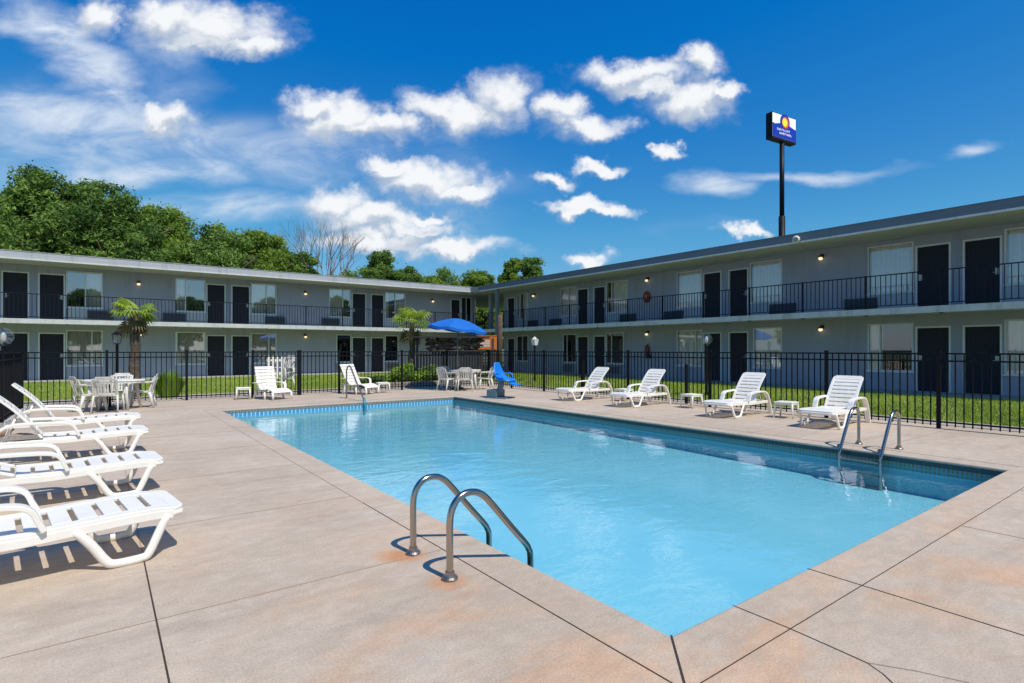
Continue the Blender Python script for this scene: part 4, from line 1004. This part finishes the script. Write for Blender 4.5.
b.box(-1.0, 1.4, -.1, .5, 1.425, 1.458); b.build('planks', M_thatch, sc_)
b = MB(); b.prism([(-1.9, -.25), (1.6, -.25), (1.6, .9), (-1.9, .9)], 2.04, 2.10); b.build('roof', M_screen, sc_)

# sign on a tall pole behind the right wing
sg_ = thing('pole_sign', 'blue and white sign with a yellow sun on a tall black pole', 'sign', (45.58, 23.43, 0))
b = MB(); b.tube([(0, 0, 0), (0, 0, 12.6)], .26, 14); b.tube([(0, 0, 12.6), (0, 0, 18.7)], .19, 14); b.build('pole', M_black, sg_, smooth=True)
fa = thing('holder', '', 'x'); del fa['label']; del fa['category']
COL.objects.unlink(fa); bpy.data.objects.remove(fa)
A = Vector((43.9, 23.38)); B = Vector((47.09, 23.0)); ax = math.atan2(B.y-A.y, B.x-A.x)
MS = Matrix.Translation((A.x-45.58, A.y-23.43, 0)) @ Matrix.Rotation(ax, 4, 'Z')
Wd = 3.2; z0, z1 = 18.90, 20.92
b = MB(); b.box(0, Wd, .0, .56, z0-.12, z1, MS); b.build('cabinet', M_black, sg_)
M_sw = mat('sign_face_white', (.82, .82, .80), .4, emit=(1, 1, 1), estr=.35); M_sb = mat('sign_face_blue', (.010, .035, .42), .4, emit=(.02, .05, .6), estr=.10)
e = .05
b = MB(); b.box(e, Wd-e, -.010, -.002, z0+e, z1-e, MS); f0 = b.build('face', M_sw, sg_)
zm = z0+.5*(z1-z0)
arc = [(e+.003, zm+.16)] + [(.35+k*(Wd-.7)/10, zm+.10+.20*math.sin(math.pi*k/10)) for k in range(11)] + [(Wd-e-.003, zm+.05)]
poly = [(Wd-e-.003, z0+e+.003), (e+.003, z0+e+.003)] + arc
b = MB(); nP = len(poly); b.add([MS @ Vector((x, -.020, z)) for x, z in poly]+[MS @ Vector((x, -.011, z)) for x, z in poly], [tuple(range(nP))[::-1], tuple(range(nP, 2*nP))]+[(i, (i+1) % nP, (i+1) % nP+nP, i+nP) for i in range(nP)]); b.build('blue_field', M_sb, sg_)
def disc(cx, cz, r, y, m, name):
    b = MB(); P_ = [(cx+r*math.cos(2*math.pi*k/24), cz+r*1.05*math.sin(2*math.pi*k/24)) for k in range(24)]
    b.add([MS @ Vector((x, y, z)) for x, z in P_]+[MS @ Vector((x, y+.009, z)) for x, z in P_], [tuple(range(24)), tuple(range(24, 48))[::-1]]+[(i, (i+1) % 24, (i+1) % 24+24, i+24) for i in range(24)]); b.build(name, m, sg_)
M_sy = mat('sun_yellow', (.95, .72, .03), .4, emit=(1, .75, .03), estr=.5); M_so = mat('sun_orange', (.85, .22, .02), .4, emit=(.9, .25, .02), estr=.35); M_sr = mat('sun_magenta', (.55, .03, .10), .4, emit=(.5, .02, .08), estr=.2)
cxs = Wd*.52; czs = zm+.42
disc(cxs, czs, .64, -.030, M_sb, 'sun_halo'); disc(cxs+.05, czs-.02, .46, -.040, M_sr, 'sun_ring'); disc(cxs, czs-.02, .40, -.050, M_so, 'sun_disc'); disc(cxs-.06, czs-.02, .30, -.060, M_sy, 'sun_core')
b = MB(); rr = random.Random(9)
for z, hgt, xa, xb in ((zm-.26, .17, .62, 2.30), (zm-.55, .16, .95, 2.40)):
    x = xa
    while x < xb:
        w_ = rr.uniform(.035, .06); kk = rr.choice('IHLTC')
        b.box(x, x+w_, -.030, -.022, z-hgt/2, z+hgt/2, MS)
        if kk in 'LHC': b.box(x+w_, x+.13, -.030, -.022, z-hgt/2, z-hgt/2+.035, MS)
        if kk in 'TC': b.box(x+w_, x+.13, -.030, -.022, z+hgt/2-.035, z+hgt/2, MS)
        if kk == 'H': b.box(x+.13, x+.165, -.030, -.022, z-hgt/2, z+hgt/2, MS); x += .04
        x += .19
b.build('lettering', M_sw, sg_)
# stacked white slatted things beyond the far fence
sp_ = thing('slatted_panel', 'white upright plank panel leaning beyond the fence behind the deck chair', 'panel', (4.93, 20.6, 0), R(-8))
b = MB()
for k in range(4): b.box(-.22+k*.145, -.22+k*.145+.075, -.02, .02, .5, 1.28)
b.box(-.25, .30, .021, .05, .62, .70); b.box(-.25, .30, .021, .05, 1.08, 1.16); b.build('planks', M_plast, sp_)
b = MB(); b.box(-.22, -.17, .0, .05, 0, .5); b.box(.22, .27, .0, .05, 0, .5); b.build('leg', M_plast, sp_)
st_ = copy_tree(chair); st_.location = (5.42, 21.25, .42); st_.rotation_euler = (0, 0, R(215)); tag(st_, 'white garden chair stacked on top beyond the far fence by the thick post', 'chair', CG)
st2 = copy_tree(chair); st2.location = (5.42, 21.25, .02); st2.rotation_euler = (0, 0, R(215)); tag(st2, 'white garden chair on the lawn beyond the thick fence post beneath another chair', 'chair', CG)

# ---------------------------------------------------------------- rocks and planting
def rock(loc, sz, label, m, seed, group=None):
    r_ = np.random.default_rng(seed); b = MB(); seg, rw = 12, 7; vs = []
    for j in range(rw+1):
        ph = math.pi*j/rw
        for k in range(seg):
            th_ = 2*math.pi*k/seg; q = 1+.10*math.sin(3*th_+seed+ph*2)+.08*r_.uniform(-1, 1)
            vs.append((sz[0]*math.sin(ph)*math.cos(th_)*q, sz[1]*math.sin(ph)*math.sin(th_)*q, sz[2]*(.9*math.cos(ph)*(1+.1*r_.uniform(-1, 1))+.62)))
    b.add(vs, [(j*seg+k, (j+1)*seg+k, (j+1)*seg+(k+1) % seg, j*seg+(k+1) % seg) for j in range(rw) for k in range(seg)])
    o = b.build('boulder', m, None, smooth=True); o.location = loc; tag(o, label, 'boulder', group); return o
RG = 'tan boulders by the left fence'
rock((-1.52, 12.75, 0), (.36, .28, .17), 'broad tan sandstone boulder at the left edge behind the third lounger', M_rock, 1, RG)
rock((-1.05, 12.2, 0), (.20, .17, .075), 'small flat tan stone in front of the broad boulder', M_rock, 2, RG)
rock((-1.6, 11.85, 0), (.24, .2, .10), 'reddish stone lowest on the left edge behind the loungers', M_rock, 3, RG)

def leaf_quads(C, size, nrm_bias=None, elong=1.5):
    n = len(C); a = rng.normal(size=(n, 3)); 
    if nrm_bias is not None: a = a*.75+nrm_bias
    a /= np.linalg.norm(a, axis=1)[:, None]
    t = np.cross(a, rng.normal(size=(n, 3))); t /= np.linalg.norm(t, axis=1)[:, None]; bta = np.cross(a, t)
    s = (size*rng.uniform(.6, 1.35, n))[:, None]
    v = [C+t*s*elong, C+bta*s*.62+t*s*.1, C-t*s*elong, C-bta*s*.62-t*s*.1]
    V = np.stack(v, 1).reshape(-1, 3); F = np.arange(4*n).reshape(-1, 4); return V, F

def tree(name, label, x, y, H_, W_, m, z_low=.22, seed=0, dens=1.7, leaf=.088, clumps=None, cat='tree', group='trees behind the motel', shape=1.0):
    r_ = np.random.default_rng(seed+100); rp = random.Random(seed)
    root = thing(name, label, cat, (x, y, 0), 0, group)
    Rc = W_/2
    b = MB(); tr = .035*H_
    b.tube([(0, 0, 0), (.1, .05, H_*.18), (.05, -.1, H_*.42), (0, 0, H_*.75)], [tr*1.3, tr, tr*.75, tr*.2], 9)
    for k in range(9):
        a = 2*math.pi*k/9+rp.random(); z = H_*(.25+.05*k*.9); l = Rc*rp.uniform(.6, .85)
        b.tube([(0, 0, z), (l*.5*math.cos(a), l*.5*math.sin(a), z+l*.35), (l*math.cos(a), l*math.sin(a), z+l*.6+.3)], [tr*.45, tr*.28, tr*.08], 6)
    b.build('trunk', M_bark, root, smooth=True)
    # clump centres spread through the crown, more of them towards its uneven surface
    nc = clumps or int(150+W_*26)
    nl = 7
    la = np.arange(nl)*2.4+seed; lr = np.array([.10, .42, .50, .46, .52, .40, .55])*Rc; lz_ = np.array([.80, .62, .52, .66, .42, .74, .34])*H_+r_.uniform(-.05, .05, nl)*H_
    lc = np.stack([lr*np.cos(la), lr*np.sin(la), lz_], 1); lrad = np.array([.44, .46, .52, .42, .55, .36, .55])*Rc*r_.uniform(.85, 1.15, nl)
    lc[:, 2] += np.clip(lc[:, 2]-.3*H_, 0, None)/(.5*H_)*max(0., H_-(lc[:, 2]+lrad*.86).max()); lc[:, 2] = np.minimum(lc[:, 2], H_-lrad*.86)
    zc0, zc1 = H_*z_low, H_
    th_ = r_.uniform(0, 2*np.pi, nc); tz = r_.uniform(0, 1, nc)**.85
    prof = np.sin(np.pi*np.clip(.16+.84*tz, 0, 1))**.55*shape*(1-.22*tz) ; rr_ = np.sqrt(r_.uniform(.18, 1, nc))*prof*Rc*(1+.16*np.sin(th_*3+seed)+.10*np.sin(th_*5+tz*7))
    C = np.stack([rr_*np.cos(th_), rr_*np.sin(th_), zc0+(zc1-zc0)*.86*tz], 1)
    li = r_.integers(0, nl, nc); dl = r_.normal(size=(nc, 3)); dl /= np.linalg.norm(dl, axis=1)[:, None]
    CL = lc[li]+dl*(lrad[li]*r_.uniform(.3, 1, nc)**.5)[:, None]*np.array([1, 1, .82])
    pick = r_.uniform(0, 1, nc) < .68; C[pick] = CL[pick]
    cs = r_.uniform(.06, .135, nc)*Rc+.16
    C[:, 2] = np.minimum(C[:, 2], H_-cs*.6)
    per = int(105*dens); idx = np.repeat(np.arange(nc), per)
    dv = rng.normal(size=(len(idx), 3)); dv /= np.linalg.norm(dv, axis=1)[:, None]; rad = rng.uniform(.35, 1, len(idx))**.6*np.where(rng.uniform(0, 1, len(idx)) < .16, rng.uniform(1.1, 1.9, len(idx)), 1)
    P = C[idx]+dv*(cs[idx]*rad)[:, None]*np.array([1.15, 1.15, .8])
    V, F = leaf_quads(P, leaf, dv*.9+np.array([0, 0, .35]))
    tone = np.clip(r_.uniform(.15, .85, nc)[idx]+rng.uniform(-.25, .25, len(idx)), 0, 1)
    tone_mesh('crown', V, F, np.repeat(tone, 4), m, root)
    return root
TL = [
 ('broad dark green tree at the far left, tallest behind the roof', -3.0, 46, 13.1, 9.6, M_leafA, 1, 'deciduous_tree'),
 ('dark green tree cut by the left picture edge', -8.6, 45, 12.9, 10.0, M_leafA, 2, 'deciduous_tree'),
 ('rounded deep green tree, second in the slope of crowns on the left', .6, 46, 12.6, 9.0, M_leafC, 3, 'deciduous_tree'),
 ('mid green tree with a yellowish right flank above the left wing', 3.9, 48, 12.3, 8.6, M_leafB, 4, 'deciduous_tree'),
 ('lower dark green tree left of the yellow-green one', 6.9, 45, 10.5, 8.0, M_leafA, 5, 'deciduous_tree'),
 ('yellow-green bushy tree left of the bare tree', 10.0, 47, 10.8, 8.0, M_leafB, 6, 'deciduous_tree'),
 ('small green tree touching the bare tree', 13.2, 47, 9.5, 5.4, M_leafA, 7, 'deciduous_tree'),
 ('low green crown just right of the bare tree', 21.6, 58, 10.0, 7.2, M_leafA, 8, 'deciduous_tree'),
 ('dark pointed crown, highest between the bare tree and the corner', 25.0, 57, 12.5, 6.4, M_leafA, 9, 'deciduous_tree'),
 ('dark round crown right of the pointed one', 28.6, 58, 10.9, 7.0, M_leafC, 10, 'deciduous_tree'),
 ('wide bright yellow-green tree above the blue umbrella', 33.0, 60, 11.4, 10.4, M_leafB, 11, 'deciduous_tree'),
 ('mottled pale green tree behind the roof corner', 36.4, 57, 11.2, 7.0, M_leafB, 12, 'deciduous_tree'),
 ('leafy tree seen through the open corner of the motel', 29.3, 44.5, 6.5, 5.4, M_leafB, 15, 'deciduous_tree'),
 ('left one of the twin green crowns over the right-hand wing', 36.4, 49, 11.6, 4.2, M_leafB, 13, 'deciduous_tree'),
 ('right one of the twin crowns over the right-hand wing, darker', 38.9, 48.2, 11.8, 4.8, M_leafC, 14, 'deciduous_tree'),
 ('tree behind the camera, mirrored in the first upper window of the left wing', -2.0, -38, 10.6, 8.0, M_leafC, 31, 'deciduous_tree'),
 ('tree behind the camera, mirrored in the second upper window of the left wing', 11.0, -39, 10.0, 8.0, M_leafC, 32, 'deciduous_tree'),
 ('tree behind the camera, mirrored in the third upper window of the left wing', 23.0, -38, 10.4, 9.0, M_leafC, 33, 'deciduous_tree'),
 ('tree behind the camera, mirrored in the fourth upper window of the left wing', 36.0, -40, 11.6, 9.0, M_leafC, 34, 'deciduous_tree')]
for lab, x, y, hh, ww, m, sd, nm in TL: tree(nm, lab, x, y, hh, ww, m, seed=sd)

def bare_tree(x, y, H_):
    root = thing('bare_tree', 'leafless grey tree standing above the left wing roof', 'tree', (x, y, 0), 0, 'trees behind the motel')
    b = MB(); tw = MB(); rp = random.Random(21)
    b.tube([(0, 0, 0), (.1, 0, 3), (0, .1, 5.6)], [.28, .22, .17], 8)
    def grow(p, d, l, r_, depth):
        q = p+d*l; mid = p+d*l*.5+Vector((rp.uniform(-.06, .06), rp.uniform(-.06, .06), .03))*l
        (b if depth < 2 else tw).tube([p, mid, q], [r_, r_*.8, r_*.6], 5, cap=False)
        if depth >= 5: return
        for _ in range(3 if depth in (0, 1, 3) else 2):
            dd = (d+Vector((rp.uniform(-.62, .62), rp.uniform(-.62, .62), rp.uniform(.0, .5)))).normalized(); grow(q, dd, l*rp.uniform(.62, .84), r_*.58, depth+1)
    for k in range(5):
        a = 2*math.pi*k/5; grow(Vector((0, .1, 4.8+.2*k)), Vector((.45*math.cos(a), .45*math.sin(a), 1)).normalized(), 2.2, .10, 0)
    b.build('trunk', M_grey_bark, root); tw.build('crown', M_grey_bark, root)
bare_tree(15.2, 47, 12.8)

def palm(x, y, ht, crown, label, seed, fronds=22):
    rp = random.Random(seed); root = thing('fan_palm', label, 'palm', (x, y, 0), 0, 'small fan palms outside the fence')
    b = MB(); n = 14; pts = [(0.02*math.sin(k), .02*math.cos(k), ht*k/n) for k in range(n+1)]; b.tube(pts, [.16-.004*k+.018*(k % 2) for k in range(n+1)], 12); b.build('trunk', M_palmbark, root)
    for dry in (False, True):
        V = []; F = []; T = []
        for k in range(fronds if not dry else 7):
            a = 2.4*k+rp.uniform(-.2, .2); el_ = rp.uniform(-.30, 1.0) if not dry else rp.uniform(-1.35, -.9)
            base = Vector((0, 0, ht-.02)); d = Vector((math.cos(a)*math.cos(el_), math.sin(a)*math.cos(el_), math.sin(el_)))
            pl = crown*rp.uniform(.34, .5); hub = base+d*pl; side = d.cross(Vector((0, 0, 1)))
            side = side.normalized() if side.length > .1 else Vector((1, 0, 0)); nrm = side.cross(d)
            tone = rp.uniform(.1, 1)
            o = len(V); V += [base+side*.012, hub+side*.012, hub-side*.012, base-side*.012]; F.append((o, o+1, o+2, o+3)); T += [tone]*4
            nb = 15; rl = crown*rp.uniform(.42, .56)
            for j in range(nb):
                an = (j/(nb-1)-.5)*math.pi*1.25; dd = d*math.cos(an)+side*math.sin(an)
                tip = hub+dd*rl*(1-.12*abs(an))-Vector((0, 0, 1))*rl*.34*(1 if not dry else .2)+nrm*rp.uniform(-.03, .03)
                mid = hub+dd*rl*.55+nrm*.02; pp = dd.cross(nrm).normalized()*.030
                o = len(V); V += [hub, mid+pp, tip, mid-pp]; F.append((o, o+1, o+2, o+3)); tt = min(1, max(0, tone+rp.uniform(-.15, .15))); T += [tt]*4
        tone_mesh('crown' if not dry else 'dry_fronds', np.array([tuple(v) for v in V]), np.array(F), np.array(T), M_palm if not dry else M_palmdry, root)
palm(.88, 21.0, 2.62, .88, 'fan palm with thick fibrous trunk beside the lantern on the left', 4, 17)
palm(11.7, 23.5, 2.75, 1.25, 'fan palm with loose yellow-green fronds left of the blue umbrella', 8, 22)

def shrub(name, x, y, rx, ry, hz, m, label, seed, leaf=.035, n=2600, blades=False, cat='shrub'):
    r_ = np.random.default_rng(seed); root = thing(name, label, cat, (x, y, 0), 0, 'shrubs outside the fence')
    if blades:
        k = n//4; a = r_.uniform(0, 2*np.pi, k); rd = np.sqrt(r_.uniform(0, 1, k))*.35; ba = np.stack([rx*rd*np.cos(a), ry*rd*np.sin(a), np.zeros(k)], 1)
        ln = r_.uniform(.5, 1., k); out = np.stack([np.cos(a)*rx*(.25+rd*1.7)*ln, np.sin(a)*ry*(.25+rd*1.7)*ln, hz*ln*(1.12-rd*1.3)], 1); tip = out; mid = ba*.6+out*.55+np.array([0, 0, .1*hz])
        w = np.stack([-np.sin(a), np.cos(a), np.zeros(k)], 1)*.011
        V = np.stack([ba-w, ba+w, mid+w, mid-w, mid-w, mid+w, tip+w*.2, tip-w*.2], 1).reshape(-1, 3); F = np.arange(8*k).reshape(-1, 4); tone = np.repeat(r_.uniform(0, 1, k), 8)
        tone_mesh('foliage', V, F, tone, m, root)
    else:
        nc = 26; th_ = r_.uniform(0, 2*np.pi, nc); q = np.sqrt(r_.uniform(0, 1, nc)); C = np.stack([rx*.8*q*np.cos(th_), ry*.8*q*np.sin(th_), hz*(.25+.6*r_.uniform(0, 1, nc)*np.sqrt(1-q*q*.8))], 1)
        idx = r_.integers(0, nc, n); dv = r_.normal(size=(n, 3)); dv /= np.linalg.norm(dv, axis=1)[:, None]
        P = C[idx]+dv*hz*.24*r_.uniform(.4, 1, n)[:, None]; P[:, 2] = np.abs(P[:, 2])+.02
        V, F = leaf_quads(P, leaf, dv); tone_mesh('foliage', V, F, np.repeat(np.clip(r_.uniform(.1, .8, nc)[idx]+r_.uniform(-.2, .2, n), 0, 1), 4), m, root)
    b = MB()
    for k in range(6):
        a = k*1.05; b.tube([(0, 0, 0), (rx*.4*math.cos(a), ry*.4*math.sin(a), hz*.6)], [.015, .006], 5)
    b.build('stem', M_bark, root)
    return root
shrub('ornamental_grass', 1.72, 20.1, .66, .5, .86, M_bush, 'bright green grass clump right of the left palm', 1, n=9000, blades=True, cat='ornamental grass')
shrub('shrub', 10.1, 20.9, .85, .5, .92, M_bush, 'bright yellow-green shrub below the right-hand palm', 2, n=6500)
shrub('shrub', 11.4, 20.9, .7, .5, .90, M_leafA, 'darker green shrub left of the umbrella table behind the fence', 3, n=2600)
shrub('shrub', 9.0, 21.9, .7, .4, .40, M_leafC, 'low dark shrub at the left end of the planting bed', 4, n=2000)
b = MB(); b.prism([(8.2, 20.35), (12.7, 20.35), (12.9, 21.5), (12.2, 22.8), (9, 22.9), (8.1, 21.8)], .013, .085); b.build('planting_bed', M_mulch, kind='structure')
used = []
k = 0
for row in range(2):
    for i in range(9):
        k += 1
ed_ = thing('stone_edging', 'low grey stacked stone edging in front of the shrubs behind the fence', 'stone edging', (8.2, 20.22, 0))
b = MB(); rr = random.Random(2)
for row in range(2):
    x = 0
    while x < 4.5:
        w_ = rr.uniform(.28, .5); b.box(x, x+w_-.02, -.09+rr.uniform(-.01, .01), .09, .012+row*.10, .105+row*.10); x += w_
b.build('stones', M_rock2, ed_, bevel=.015)
